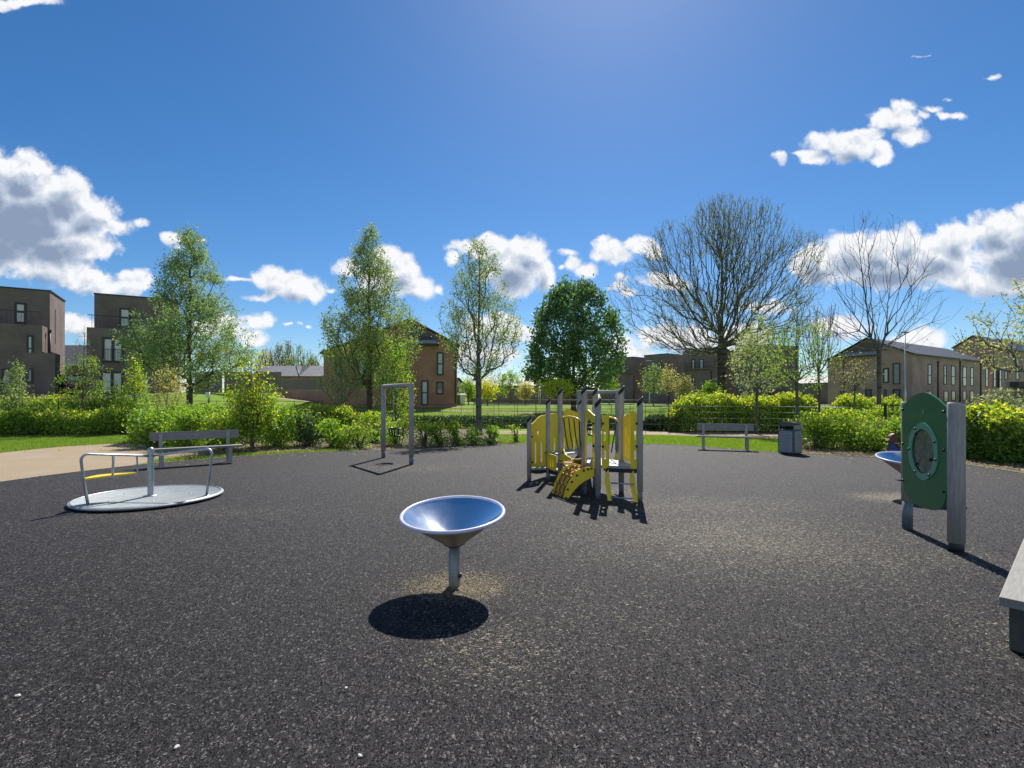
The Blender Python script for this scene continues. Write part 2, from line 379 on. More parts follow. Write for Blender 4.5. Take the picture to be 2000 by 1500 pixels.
    bp = N(t, 'ShaderNodeBump'); bp.inputs['Strength'].default_value = .85; bp.inputs['Distance'].default_value = .007; L(h2, bp.inputs['Height']); L(bp.outputs[0], p.inputs['Normal'])
    L(p.outputs[0], o.inputs[0]); return m

m_rubber = rubber()
m_grass = surf('lawn_grass', (.185, .285, .038), (.13, .205, .028), rough=.9, scale=9, bump=.5, bscale=60, bdist=.02, c3=(.18, .25, .045), s3=.35, spec=.08)
m_grassfar = m_grass
m_path = surf('gravel_path', (.33, .25, .155), (.25, .185, .115), rough=.95, scale=30, bump=.6, bscale=140, bdist=.004, c3=(.31, .25, .18), s3=.8)
m_soil = surf('bark_soil', (.17, .125, .085), (.05, .036, .026), rough=.95, scale=22, bump=1.0, bscale=45, bdist=.02)
m_kerb = surf('timber_edging', (.40, .36, .28), (.24, .21, .17), rough=.85, scale=12, bump=.3)
m_asph = surf('asphalt', (.07, .068, .066), (.05, .049, .048), rough=.9, scale=20)
m_timber = surf('weathered_timber', (.46, .435, .41), (.30, .28, .262), rough=.8, scale=5, stretch=(12, 12, .8), bump=.6, bdist=.003, bscale=22, c3=(.32, .295, .25), s3=2.2)
m_timber_b = surf('bench_timber', (.30, .285, .255), (.19, .18, .165), rough=.72, scale=6, stretch=(1, 14, 14), bump=.4, bdist=.002, bscale=22)
m_timber_d = surf('old_dark_timber', (.13, .12, .10), (.07, .065, .055), rough=.85, scale=5, stretch=(6, 6, 1), bump=.4)
m_galv = surf('galvanised_steel', (.50, .53, .56), (.34, .37, .40), rough=.42, metal=.85, scale=14, bump=.12)
m_foot = surf('dull_zinc', (.21, .245, .28), (.13, .155, .18), rough=.6, metal=.3, scale=9, bump=.3)
m_steel = surf('brushed_steel', (.36, .34, .315), (.25, .235, .22), rough=.5, metal=.85, scale=8, stretch=(1, 1, 14), bump=.08)
m_mirror = surf('polished_steel', (.86, .88, .88), (.82, .84, .84), rough=.15, metal=1, scale=3, bump=.04, bscale=5, bdist=.01)
m_rim = surf('pale_rim', (.66, .64, .82), (.58, .57, .74), rough=.3, scale=8, bump=0, coat=.3)
m_plate = surf('tread_plate', (.36, .385, .39), (.24, .262, .27), rough=.6, metal=.35, scale=7, stretch=(1, 3, 1), bump=.5, bscale=90, bdist=.003, c3=(.27, .29, .285), s3=2.5)
m_yel = surf('yellow_panel', (.86, .64, .025), (.78, .57, .02), rough=.42, scale=3, bump=.15, bscale=40, coat=.1)
m_ylit = surf('yellow_tube', (.80, .55, .06), (.72, .48, .05), rough=.35, scale=4, bump=.05)
m_amber = surf('amber_fill', (.72, .42, .03), (.60, .34, .02), rough=.5, scale=5, bump=.1)  # tone of the side panel's inner face, for the added net sheet
m_rope = surf('red_rope', (.22, .05, .02), (.12, .03, .015), rough=.85, scale=60, bump=.5, bdist=.002)
m_ropek = surf('black_rope', (.02, .02, .02), (.01, .01, .01), rough=.8, scale=60, bump=.4, bdist=.002)
m_knot = surf('brass_knot', (.85, .60, .25), (.7, .48, .2), rough=.35, metal=.4, scale=20)
m_blk = surf('black_plastic', (.018, .018, .02), (.012, .012, .013), rough=.3, scale=10, bump=.05)
m_blkm = surf('black_metal', (.03, .03, .032), (.02, .02, .022), rough=.5, scale=10, bump=.1, metal=.3)
m_rail = surf('fence_metal', (.16, .165, .17), (.10, .105, .11), rough=.38, scale=10, bump=.1, metal=.8)
m_green = surf('green_panel', (.020, .17, .062), (.017, .15, .055), rough=.34, scale=3, bump=.2, bscale=60, coat=.15)
m_green2 = surf('pale_green_ring', (.17, .40, .27), (.15, .36, .24), rough=.35, scale=4, bump=.05)
m_clear = surf('scratched_perspex', (.10, .13, .10), (.07, .095, .075), rough=.22, scale=6, bump=.1, spec=.7, c3=(.20, .22, .18), s3=14)
m_grey = surf('grey_steel_bin', (.17, .18, .20), (.12, .128, .14), rough=.45, metal=.5, scale=10)
m_blue = surf('blue_plastic', (.03, .05, .20), (.025, .04, .16), rough=.4, scale=6, bump=0)
m_brown = surf('brown_plastic', (.16, .045, .02), (.10, .03, .015), rough=.5, scale=6, bump=0)
m_bark = surf('bark', (.14, .115, .095), (.06, .05, .042), rough=.92, scale=5, stretch=(3, 3, .7), bump=1.0, bscale=14, bdist=.02)
m_bark2 = surf('grey_bark', (.15, .145, .13), (.08, .078, .072), rough=.9, scale=6, stretch=(3, 3, .7), bump=.8, bscale=14, bdist=.012)
m_twig = surf('brown_twig', (.16, .105, .075), (.09, .06, .045), rough=.9, scale=6, bump=0)
m_twigr = surf('reddish_twig', (.15, .08, .065), (.09, .05, .042), rough=.85, scale=6, bump=0)
m_lf_silver = leaf('silver_green_leaf', (.14, .22, .12), (.26, .36, .20), (.30, .38, .18), trans=.5, gloss=.05, tgain=1.3)
m_lf_willow = leaf('willow_leaf', (.15, .22, .10), (.28, .36, .16), (.33, .39, .14), trans=.5, gloss=.05, tgain=1.4)
m_lf_dark = leaf('dark_green_leaf', (.06, .13, .05), (.11, .22, .075), (.19, .30, .09), trans=.42, gloss=.08, tgain=1.2)
m_lf_mid = leaf('mid_green_leaf', (.10, .20, .025), (.24, .38, .035), (.40, .44, .05), trans=.56, gloss=.05)
m_lf_hedge = leaf('hedge_leaf', (.085, .17, .025), (.20, .33, .035), (.38, .44, .05), trans=.56, gloss=.05)
m_lf_new = leaf('young_yellow_leaf', (.30, .38, .035), (.50, .50, .05), (.60, .40, .06), trans=.58, gloss=.05)
m_lf_yel = leaf('yellow_green_leaf', (.30, .38, .03), (.55, .53, .04), (.66, .52, .04), trans=.58, gloss=.05)
m_lf_blos = leaf('white_blossom', (.45, .48, .35), (.66, .66, .55), (.30, .38, .14), trans=.4, gloss=.05, tgain=1.0)
m_lf_pink = leaf('cream_pink_leaf', (.36, .34, .16), (.52, .44, .27), (.26, .32, .08), trans=.5, gloss=.05)
m_lf_red = leaf('bronze_leaf', (.30, .12, .05), (.42, .22, .06), (.3, .28, .05), trans=.5, gloss=.05)
m_lf_grey = leaf('grey_green_leaf', (.15, .18, .12), (.23, .26, .17), trans=.45, gloss=.05)
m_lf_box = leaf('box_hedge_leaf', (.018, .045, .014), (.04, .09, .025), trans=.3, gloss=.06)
m_dry = leaf('dry_leaf', (.26, .20, .11), (.42, .32, .18), (.5, .4, .24), trans=.3, gloss=.03, tgain=1.0)
m_blade = leaf('grass_blade', (.12, .20, .032), (.20, .30, .05), (.32, .37, .09), trans=.48, gloss=.03)
m_shred = leaf('rubber_shred', (.0075, .0066, .0078), (.042, .0375, .0385), (.30, .277, .255), trans=.02, gloss=0.0, tgain=1)
m_bk_dark = brick('dark_brown_brick', (.205, .142, .135), (.16, .115, .113), (.19, .163, .155))
m_bk_pale = brick('pale_brown_brick', (.30, .22, .18), (.24, .18, .15), (.26, .22, .19))
m_bk_or = brick('orange_brick', (.46, .215, .125), (.37, .17, .10), (.32, .24, .19))
m_bk_buff = brick('buff_brick', (.47, .29, .245), (.39, .245, .205), (.36, .28, .25))
m_bk_red = brick('red_brick', (.27, .09, .065), (.2, .07, .05), (.2, .15, .13))
m_roof = roofmat('grey_roof_tile', (.17, .165, .17)); m_roofd = roofmat('dark_roof_tile', (.058, .057, .064))
m_hang = roofmat('hung_slate', (.12, .105, .105))
m_trim = surf('dark_trim', (.035, .037, .045), (.025, .027, .033), rough=.5, scale=5, bump=0)
m_lip = surf('pale_lead_roof', (.42, .40, .38), (.34, .32, .31), rough=.6, scale=4, bump=.1)
m_pane = surf('window_glass', (.10, .14, .16), (.06, .09, .11), rough=.06, scale=.8, bump=.02, bscale=.6, spec=1.0, coat=.5)
m_bin = surf('light_steel_sheet', (.42, .44, .46), (.33, .35, .37), rough=.55, metal=.25, scale=12)
m_curt = surf('curtained_glass', (.42, .50, .50), (.30, .38, .40), rough=.15, scale=1, stretch=(7, 7, .2), bump=0, spec=.9, coat=.5)
m_white = surf('white_paint', (.75, .75, .73), (.68, .68, .66), rough=.5, scale=4, bump=0)
m_render = surf('cream_render', (.6, .56, .5), (.5, .47, .42), rough=.9, scale=3)
m_fence = surf('fence_boards', (.24, .20, .165), (.15, .125, .105), rough=.85, scale=3, stretch=(8, 8, .4), bump=.4, bdist=.01)
m_fenceg = surf('grey_fence_boards', (.26, .245, .225), (.18, .17, .16), rough=.85, scale=3, stretch=(8, 8, .4), bump=.4, bdist=.01)
m_car = surf('maroon_car_paint', (.16, .012, .03), (.14, .01, .026), rough=.25, scale=2, bump=0, coat=.8)
m_stone = surf('pale_pebble', (.62, .60, .55), (.5, .48, .44), rough=.8, scale=30)

# ------------------------------------------------------------------ setting
def sheet(name, pts, z, m, lift=None, res=None):
    """flat polygon, or a draped sheet when it lies on the slope"""
    b = B(); b.poly([(x, y, z) for x, y in pts])
    if lift is not None:
        bmesh.ops.triangulate(b.bm, faces=b.bm.faces)
        for _ in range(res or 4): bmesh.ops.subdivide_edges(b.bm, edges=b.bm.edges[:], cuts=1, use_grid_fill=False); bmesh.ops.triangulate(b.bm, faces=b.bm.faces)
        for v in b.bm.verts: v.co.z = Hf(v.co.x, v.co.y) + lift
    return tag(b.out(name, m), kind='structure')
xs = np.concatenate([np.linspace(-900, -90, 12), np.linspace(-80, 80, 81), np.linspace(90, 900, 12)])
ys = np.concatenate([np.linspace(-300, -10, 8), np.linspace(0, 110, 111), np.linspace(120, 1500, 16)])
XX, YY = np.meshgrid(xs, ys); ZZ = H(XX, YY)
V = np.stack([XX.ravel(), YY.ravel(), ZZ.ravel()], 1); nx, ny = len(xs), len(ys)
F = [(j*nx+i, j*nx+i+1, (j+1)*nx+i+1, (j+1)*nx+i) for j in range(ny-1) for i in range(nx-1)]
tag(link('ground', raw_mesh('ground', V, F, True), m_grass), kind='structure')
edge_px = [(-60, 953), (0, 943), (80, 932), (160, 922), (230, 914), (290, 907), (380, 900), (460, 893), (540, 889), (600, 885), (680, 882), (760, 880), (820, 879), (880, 876), (940, 872), (1000, 869),
           (1040, 867), (1150, 867), (1300, 869), (1370, 873), (1430, 878), (1530, 886), (1600, 889), (1700, 894), (1800, 901), (1881, 908), (1940, 916), (2000, 926), (2080, 938)]
edge = [gp(u, v) for u, v in edge_px]
play = edge + [(13, 6), (11, 0), (8, -8), (-8, -8), (-11.5, 0), (-11.5, 6)]
sheet('playground_surface', play, 0.012, m_rubber)
b = B()
for (x0, y0), (x1, y1) in zip(edge, edge[1:]):
    d = Vector((x1-x0, y1-y0, 0)); a = math.atan2(d.y, d.x)
    b.box(((x0+x1)/2 - math.sin(a)*.02, (y0+y1)/2 + math.cos(a)*.02, .004), (d.length+.02, .035, .04), Rz(a))
tag(b.out('edging_strip', m_kerb), kind='structure')
pl = [gp(-300, 985), gp(-60, 951), gp(0, 941.5), gp(160, 920.5), gp(240, 912), gp(330, 896), gp(420, 878), gp(420, 866), gp(330, 862), gp(282, 864), gp(200, 868), (at(120, 17.0), 17.0), gp(0, 885), gp(-60, 893), gp(-300, 925)]
sheet('gravel_path', pl, 0.006, m_path)
pr = [gp(975, 842), gp(1140, 841.5), gp(1280, 841.5), gp(1400, 843), gp(1500, 847), gp(1560, 850), gp(1580, 858), gp(1500, 857), gp(1380, 852), gp(1250, 849.5), gp(1100, 848), gp(975, 848)]
sheet('far_gravel_path', pr, 0.006, m_path)
# planting beds
sheet('left_planting_bed', [gp(268, 868), gp(300, 904), gp(380, 898.5), gp(460, 891.5), gp(600, 884), gp(760, 879), gp(880, 875), gp(1000, 868.5), gp(1035, 866.5), (at(1030, 18.6), 18.6), (at(960, 19), 19), (at(960, 26), 26), (at(560, 27), 27), (at(300, 22.4), 22.4)], 0.0045, m_soil)
sheet('far_left_bed', [gp(-250, 852), gp(272, 853), (at(280, 23.9), 23.9), (at(-250, 23.9), 23.9)], 0.0045, m_soil, lift=.012, res=4)
sheet('right_planting_bed', [gp(1545, 886), gp(1600, 888.5), gp(1700, 893.5), gp(1800, 900.5), gp(1881, 907.5), gp(2000, 925.5), gp(2080, 937), (at(2080, 19), 19), (at(1560, 21), 21), gp(1552, 868)], 0.0045, m_soil)
sheet('hedge_bed', [(at(1300, 23.4), 23.4), (at(1620, 22.4), 22.4), (at(1620, 26.5), 26.5), (at(1300, 26.5), 26.5)], 0.0045, m_soil)
# far paths and road
sheet('lawn_path', [(at(600, 40.0), 40.0), (at(850, 40.5), 40.5), (at(1060, 38.5), 38.5), (at(1290, 34.0), 34.0), (at(1290, 32.8), 32.8), (at(1050, 37.4), 37.4), (at(850, 39.4), 39.4), (at(600, 38.9), 38.9)], 0, m_path, lift=.012, res=4)
sheet('pavement', [(at(540, 45.2), 45.2), (at(900, 43.2), 43.2), (at(900, 42.4), 42.4), (at(540, 43.8), 43.8)], 0, m_path, lift=.012, res=4)
sheet('left_pavement', [(at(270, 32.5), 32.5), (at(470, 33.5), 33.5), (at(470, 32.2), 32.2), (at(270, 31.4), 31.4)], 0, m_path, lift=.014, res=4)
sheet('street', [(-70, 36.5), (-27, 36.5), (-27, 39.5), (-70, 39.5)], 0, m_asph, lift=.02, res=5)
sheet('estate_road', [(-5, 52), (45, 47), (60, 49), (60, 52), (45, 51), (-5, 56)], 0, m_asph, lift=.02, res=5)

# ------------------------------------------------------------------ foliage engine
def leaves(name, P, size, m, parent=None, ratio=.5, up=0.0, jitter=.35, loc=(0, 0, 0)):
    n = len(P); P = np.asarray(P, float)
    d = RNG.normal(size=(n, 3)); d[:, 2] += up; d /= np.linalg.norm(d, axis=1)[:, None]
    q = RNG.normal(size=(n, 3)); q -= (q*d).sum(1)[:, None]*d; q /= np.linalg.norm(q, axis=1)[:, None]
    nn = np.cross(d, q); s = size*(1 + jitter*RNG.uniform(-1, 1, n))[:, None]
    a = P - d*s*.5; c = P + d*s*.5; b_ = P + q*s*ratio*.5 + nn*s*.10; e = P - q*s*ratio*.5 + nn*s*.10
    V = np.stack([a, b_, c, e], 1).reshape(-1, 3); F = np.arange(4*n).reshape(n, 4)
    return link(name, raw_mesh(name, V, F), m, parent, loc)
def segs(name, A, Bp, ra, rb, m, parent=None, k=5):
    A = np.asarray(A, float); Bp = np.asarray(Bp, float); n = len(A); ra = np.asarray(ra)[:, None]; rb = np.asarray(rb)[:, None]
    t = Bp-A; ln = np.linalg.norm(t, axis=1)[:, None]+1e-9; t = t/ln
    ref = np.where(np.abs(t[:, 2:3]) < .9, np.array([[0, 0, 1.]]), np.array([[1., 0, 0]]))
    x = np.cross(t, ref); x /= np.linalg.norm(x, axis=1)[:, None]; y = np.cross(t, x)
    A2 = A - t*ra*.35; B2 = Bp + t*rb*.35
    V = np.zeros((n, 2*k, 3))
    for i in range(k):
        an = 2*math.pi*i/k; dv = x*math.cos(an)+y*math.sin(an)
        V[:, i] = A2 + dv*ra; V[:, k+i] = B2 + dv*rb
    base = (np.arange(n)*2*k)[:, None]; F = np.zeros((n, k, 4), int)
    for i in range(k):
        j = (i+1) % k; F[:, i] = base + np.array([i, j, k+j, k+i])
    return link(name, raw_mesh(name, V.reshape(-1, 3), F.reshape(-1, 4), True), m, parent)
def grow(trunk, pts, bf=.35, upw=.45, zmin=0):
    """joins scattered crown points into a tree: each takes the parent that is near and has a short way to the root"""
    nt_ = len(trunk); nodes = np.vstack([trunk, pts]); par = np.full(len(nodes), -1); path = np.zeros(len(nodes))
    for i in range(1, nt_): par[i] = i-1; path[i] = path[i-1] + np.linalg.norm(nodes[i]-nodes[i-1])
    def cost(i, Q):
        d = Q - nodes[i]; return np.linalg.norm(d, axis=1)*1.0 - upw*d[:, 2] + bf*path[i]
    best = np.full(len(pts), 1e9); bp = np.zeros(len(pts), int)
    for i in range(nt_):
        if trunk[i][2] < zmin: continue
        c = cost(i, pts); k = c < best; best[k] = c[k]; bp[k] = i
    alive = np.ones(len(pts), bool)
    for _ in range(len(pts)):
        j = int(np.argmin(np.where(alive, best, 1e9))); alive[j] = False; i = nt_+j
        par[i] = bp[j]; path[i] = path[bp[j]] + np.linalg.norm(nodes[i]-nodes[bp[j]])
        c = cost(i, pts); k = (c < best) & alive; best[k] = c[k]; bp[k] = i
    return nodes, par, path
def radii(nodes, par, path, rtip, rbase):
    n = len(nodes); cnt = np.zeros(n); order = np.argsort(-path)
    kids = np.zeros(n, int)
    for i in range(n):
        if par[i] >= 0: kids[par[i]] += 1
    for i in order:
        if kids[i] == 0: cnt[i] = 1
        if par[i] >= 0: cnt[par[i]] += cnt[i]
    p = math.log(max(cnt[0], 2))/math.log(rbase/rtip)
    return rtip*np.power(np.maximum(cnt, 1), 1/p), cnt
from mathutils import noise as mnoise
def crown_pts(n, z0, z1, prof, cx=0, cy=0, hollow=.5, clump=.0, lump=.14):
    q1, q2, q3 = RNG.uniform(0, 6.28, 3); so_ = Vector(RNG.uniform(0, 50, 3)); rm = max(prof(t) for t in np.linspace(0, 1, 30)); fs = 2.6/max(rm, .4); tries = 0
    """prof(t) -> radius at height fraction t"""
    out_ = []; zmax = max(prof(t) for t in np.linspace(0, 1, 30))
    while len(out_) < n:
        t = RNG.uniform(0, 1); r = prof(t)
        if RNG.uniform() > (r/zmax)**1.3 + .02: continue
        a = RNG.uniform(0, 2*math.pi); rr = r*RNG.uniform()**hollow*(1 + lump*(math.sin(2*a+q1+2*t) + .8*math.sin(3*a+q2-5*t) + .5*math.sin(5*a+q3+9*t)))
        tries += 1
        if clump > 0 and tries < 40*n and mnoise.noise(Vector((rr*math.cos(a), rr*math.sin(a), (z1-z0)*t))*fs + so_) < clump-.45: continue
        out_.append((cx+rr*math.cos(a), cy+rr*math.sin(a), z0+(z1-z0)*t))
    return np.array(out_)
def lerp_prof(tab):
    xs_, ys_ = zip(*tab); return lambda t: float(np.interp(t, xs_, ys_))
def tree(name, label, x, y, z1, zc, prof, nbr, rtip, rbase, m_tr, leaf_specs, cat='tree', group=None, bf=.35, upw=.45, lean=(0, 0), hollow=.5, trunk_to=.75, thin=.0, forks=None, zb=None, bend=.05, crown_wood=False, clump=.30, lump=.10, zmin=None):
    zb = Hf(x, y) if zb is None else zb
    root = thing(name, label, cat, (x, y, zb), 0, group)
    h = z1-zb; c0 = zc-zb
    top = c0 + (h-c0)*trunk_to; k = max(6, int(top/.45)); zz = np.linspace(0, top, k); ph = RNG.uniform(0, 6, 2)
    tr = np.stack([lean[0]*zz/h + bend*np.sin(zz*.9+ph[0])*zz/h, lean[1]*zz/h + bend*np.sin(zz*.8+ph[1])*zz/h, zz], 1)
    pts = crown_pts(nbr, c0, h, prof, lean[0]*.5, lean[1]*.5, hollow, clump, lump)
    if forks:                                     # several leaders
        ex = []
        for (fx, fy, fz0, fz1) in forks:
            for q in np.linspace(0, 1, 12)[1:]: ex.append((fx*q**.75, fy*q**.75, fz0+(fz1-fz0)*q))
        pts = np.vstack([pts, np.array(ex)])
    nodes, par, path = grow(tr, pts, bf, upw, (c0*.92 if zmin is None else zmin-zb))
    # wobble the wood a little
    rad, cnt = radii(nodes, par, path, rtip, rbase)
    idx = np.arange(1, len(nodes)); A = nodes[par[idx]]; Bq = nodes[idx]; ra = np.minimum(rad[par[idx]], rad[idx]*1.6+.002); rb = rad[idx]
    ont = idx < len(tr); ra = np.where(ont, rad[par[idx]], ra)
    flare = np.where(ont & (A[:, 2] < .35), 1.35, 1.0); ra = ra*flare
    mid = (A+Bq)/2 + RNG.normal(size=A.shape)*(np.linalg.norm(Bq-A, axis=1)*.045)[:, None]*(~ont)[:, None]
    AA = np.vstack([A, mid]); BB = np.vstack([mid, Bq]); RA = np.concatenate([ra, (ra+rb)/2]); RB = np.concatenate([(ra+rb)/2, rb])
    big = RA > (rbase*.22 if crown_wood else -1)
    segs('trunk', AA[big], BB[big], RA[big], RB[big], m_tr, root, 7)
    if crown_wood and (~big).any(): segs('crown', AA[~big], BB[~big], RA[~big], RB[~big], m_tr, root, 4)
    tw = idx[cnt[idx] <= np.percentile(cnt[idx], 80)]
    for li, (pname, per, size, sp, mm, ratio, sel) in enumerate(leaf_specs):
        T = tw if sel is None else np.array([i for i in tw if sel((nodes[i][2])/h, nodes[i])])
        if len(T) == 0: continue
        a = nodes[par[T]]; b_ = nodes[T]; rep = np.repeat(np.arange(len(T)), per); f = RNG.uniform(0, 1.1, len(rep))[:, None]
        keep = RNG.uniform(0, 1, len(T)) > thin
        P = a[rep]*(1-f)+b_[rep]*f + RNG.normal(size=(len(rep), 3))*sp
        P = P[keep[rep]]
        leaves(pname, P, size, mm, root, ratio, up=-.1)
    return root

def hsh(x, s): return (math.sin(x*12.9898*s+78.233)*43758.5453) % 1
def hedge(name, label, cat, path, width, height, n, size, m_main, m_top=None, group=None, zb=None, ragged=.18, topn=0.22, stems=40, gap=.06, ratio=.62):
    path = [Vector((p[0], p[1], 0)) for p in path]; L_ = [0]
    for a, b_ in zip(path, path[1:]): L_.append(L_[-1]+(b_-a).length)
    tot = L_[-1]; c = path[0]*.5+path[-1]*.5; z0 = Hf(c.x, c.y) if zb is None else zb
    root = thing(name, label, cat, (c.x, c.y, z0), 0, group)
    u = RNG.uniform(0, tot, n); sx = np.interp(u, L_, [p.x for p in path]); sy = np.interp(u, L_, [p.y for p in path])
    dx = np.gradient(np.interp(np.linspace(0, tot, 50), L_, [p.x for p in path])); dy = np.gradient(np.interp(np.linspace(0, tot, 50), L_, [p.y for p in path]))
    tx = np.interp(u, np.linspace(0, tot, 50), dx); ty = np.interp(u, np.linspace(0, tot, 50), dy); ln = np.hypot(tx, ty); nxv, nyv = -ty/ln, tx/ln
    ph = RNG.uniform(0, 6.28, 6)
    hh = height*(1 + ragged*(.5*np.sin(u*1.7+ph[0]) + .35*np.sin(u*4.1+ph[1]) + .3*np.sin(u*9.3+ph[2])))
    w = width*(1 + ragged*.8*np.sin(u*2.3+ph[3])) ; lat = RNG.uniform(-1, 1, n); lat = np.sign(lat)*np.abs(lat)**.6
    zt = RNG.uniform(0, 1, n)**.85
    roundf = np.sqrt(np.clip(1-(np.abs(lat)**3)*.35, 0, 1)); under = np.clip(.72+.5*zt, 0, 1)
    endf = np.clip(np.minimum(u, tot-u)/(.35*width+.05), .35, 1)
    P = np.stack([sx + nxv*lat*w/2*under*endf - c.x, sy + nyv*lat*w/2*under*endf - c.y, gap*height+(hh*roundf*endf**.5-gap*height)*zt], 1) + RNG.normal(size=(n, 3))*size*.5
    leaves('foliage', P, size, m_main, root, ratio)
    if m_top is not None:
        k = (zt > .72) | ((RNG.uniform(size=n) < .10) & (np.abs(lat) > .7)); k &= RNG.uniform(size=n) < topn*2
        Q = P[k] + np.array([0, 0, size*.6]); leaves('new_growth', Q, size*1.05, m_top, root, ratio)
    if stems:
        us = RNG.uniform(0, tot, stems); ax = np.interp(us, L_, [p.x for p in path])-c.x; ay = np.interp(us, L_, [p.y for p in path])-c.y
        A = np.stack([ax+RNG.normal(size=stems)*width*.15, ay+RNG.normal(size=stems)*width*.15, np.zeros(stems)], 1)
        Bq = A + np.stack([RNG.normal(size=stems)*.14, RNG.normal(size=stems)*.14, height*RNG.uniform(.5, .95, stems)], 1)
        segs('stems', A, Bq, np.full(stems, .012), np.full(stems, .005), m_twig, root, 4)
    return root
def shrub(name, label, x, y, rx, ry, h, n, size, m_main, m_top=None, cat='shrub', group=None, zb=None, stems=9, low=.12, clumps=14, ratio=.55, spread=.25):
    n = int(n*.72); size = size*1.06; stems = int(stems*2)
    zb = Hf(x, y) if zb is None else zb
    root = thing(name, label, cat, (x, y, zb), 0, group)
    A = []; Bq = []; CC = []
    for i in range(clumps):
        a = RNG.uniform(0, 6.28); r = RNG.uniform()**.5; t = low + (1-low)*RNG.uniform()
        e = math.sqrt(max(.05, 1-(max(0, t-.45)/.6)**2)) if t > .45 else .6+.9*t
        CC.append((rx*r*e*math.cos(a)*.8, ry*r*e*math.sin(a)*.8, h*t*.9))
    CC = np.array(CC); k = RNG.integers(0, clumps, n)
    P = CC[k] + RNG.normal(size=(n, 3))*np.array([rx, ry, h*.5])*spread
    P[:, 2] = np.clip(P[:, 2], .03, h*1.06)
    leaves('foliage', P, size, m_main, root, ratio)
    if m_top is not None:
        kk = (P[:, 2] > h*.6) & (RNG.uniform(size=n) < .45)
        leaves('new_growth', P[kk]+RNG.normal(size=(kk.sum(), 3))*size*.6, size, m_top, root, ratio)
    S0 = RNG.normal(size=(stems, 3))*np.array([rx*.12, ry*.12, 0]); E0 = CC[RNG.integers(0, clumps, stems)]
    M0 = (S0+E0)/2 + np.array([0, 0, h*.08])
    segs('stems', np.vstack([S0, M0]), np.vstack([M0, E0]), np.concatenate([np.full(stems, .014), np.full(stems, .010)]), np.concatenate([np.full(stems, .010), np.full(stems, .004)]), m_twig, root, 5)
    return root
# ------------------------------------------------------------------ building in place: parts given in world space under a root
def inv_of(root): return (Matrix.Translation(root.location) @ Matrix.Rotation(root.rotation_euler.z, 4, 'Z')).inverted()
def wp(b, name, m, root, parent=None):
    b.bm.transform(inv_of(root)); return b.out(name, m, parent or root)
def plane(p0, p1):
    """upright plane through p0, p1 (left to right); matrix and a lookup from a sight line to (along, height)"""
    d = Vector((p1[0]-p0[0], p1[1]-p0[1])); ln = d.length; d /= ln
    M_ = Matrix(((d.x, -d.y, 0, p0[0]), (d.y, d.x, 0, p0[1]), (0, 0, 1, 0), (0, 0, 0, 1)))
    def f(u, v):
        k = (u-1000)/1000; s = (k*p0[1]-p0[0])/(d.x-k*d.y); return (s, zat(v, p0[1]+d.y*s))
    return M_, f, ln
def pbox(b, M_, s0, s1, z0, z1, y0, y1):
    vs = [b.bm.verts.new(M_ @ Vector(p)) for p in ((s0, y0, z0), (s1, y0, z0), (s1, y1, z0), (s0, y1, z0), (s0, y0, z1), (s1, y0, z1), (s1, y1, z1), (s0, y1, z1))]
    for q in ((0, 1, 5, 4), (1, 2, 6, 5), (2, 3, 7, 6), (3, 0, 4, 7), (4, 5, 6, 7), (3, 2, 1, 0)): b.bm.faces.new([vs[i] for i in q])
    return b
def slot(cx, cz, w, h, n=5):
    r = w/2; out_ = []
    for k in range(n+1): a = math.pi*k/n; out_.append((cx+r*math.cos(a), cz+h/2-r+r*math.sin(a)))
    for k in range(n+1): a = math.pi+math.pi*k/n; out_.append((cx+r*math.cos(a), cz-h/2+r+r*math.sin(a)))
    return out_
def ball_bolts(pts, r, m, root, name='bolt', parent=None):
    for p in pts:
        b = B(); b.sphere(p, r, seg=10); wp(b, name, m, root, parent)

# ------------------------------------------------------------------ spinner bowls
def spinner(label, x, y):
    t = thing('spinner_bowl', label, 'spinner bowl', (x, y, 0.012), 0, 'steel spinner bowls')
    rot = (Matrix.Rotation(R(7.0), 3, 'X') @ Matrix.Rotation(R(-1.6), 3, 'Y'))
    b = B(); b.lathe([(.0488, 0), (.0488, .40), (0, .40)], 28); b.out('post', m_steel, t)
    def tilt(b):
        b.bm.transform(Matrix.Translation((0, 0, .38)) @ rot.to_4x4() @ Matrix.Translation((0, 0, -.38)))
    b = B(); b.lathe([(0, .374), (.085, .374), (.10, .380), (.105, .388), (.42, .628), (.43, .634), (.43, .640)], 72); tilt(b); b.out('bowl', m_steel, t)
    b = B(); b.lathe([(.426, .640), (.415, .632), (.10, .397), (.05, .392), (0, .391)], 96); tilt(b); b.out('bowl_lining', m_mirror, t)
    b = B(); b.torus((0, 0, .640), .437, .0155, 96, 12); tilt(b); b.out('rim', m_rim, t)
    b = B(); b.lathe([(0, .366), (.088, .366), (.095, .372), (.092, .38), (0, .38)], 28); tilt(b); b.out('collar', m_blk, t)
    b = B(); b.sphere((.052, -.018, .095), .021, (.8, 1, 1.1)); b.out('knob', m_blk, t)
    b = B(); b.sphere((.059, -.024, .112), .006, seg=8); b.out('knob_pin', m_galv, t)
    return t
spinner('steel spinner bowl on a post standing alone in the foreground with its round shadow', -.50, 4.435)
spinner('steel spinner bowl partly hidden behind the green play panel', 6.47, 8.37)

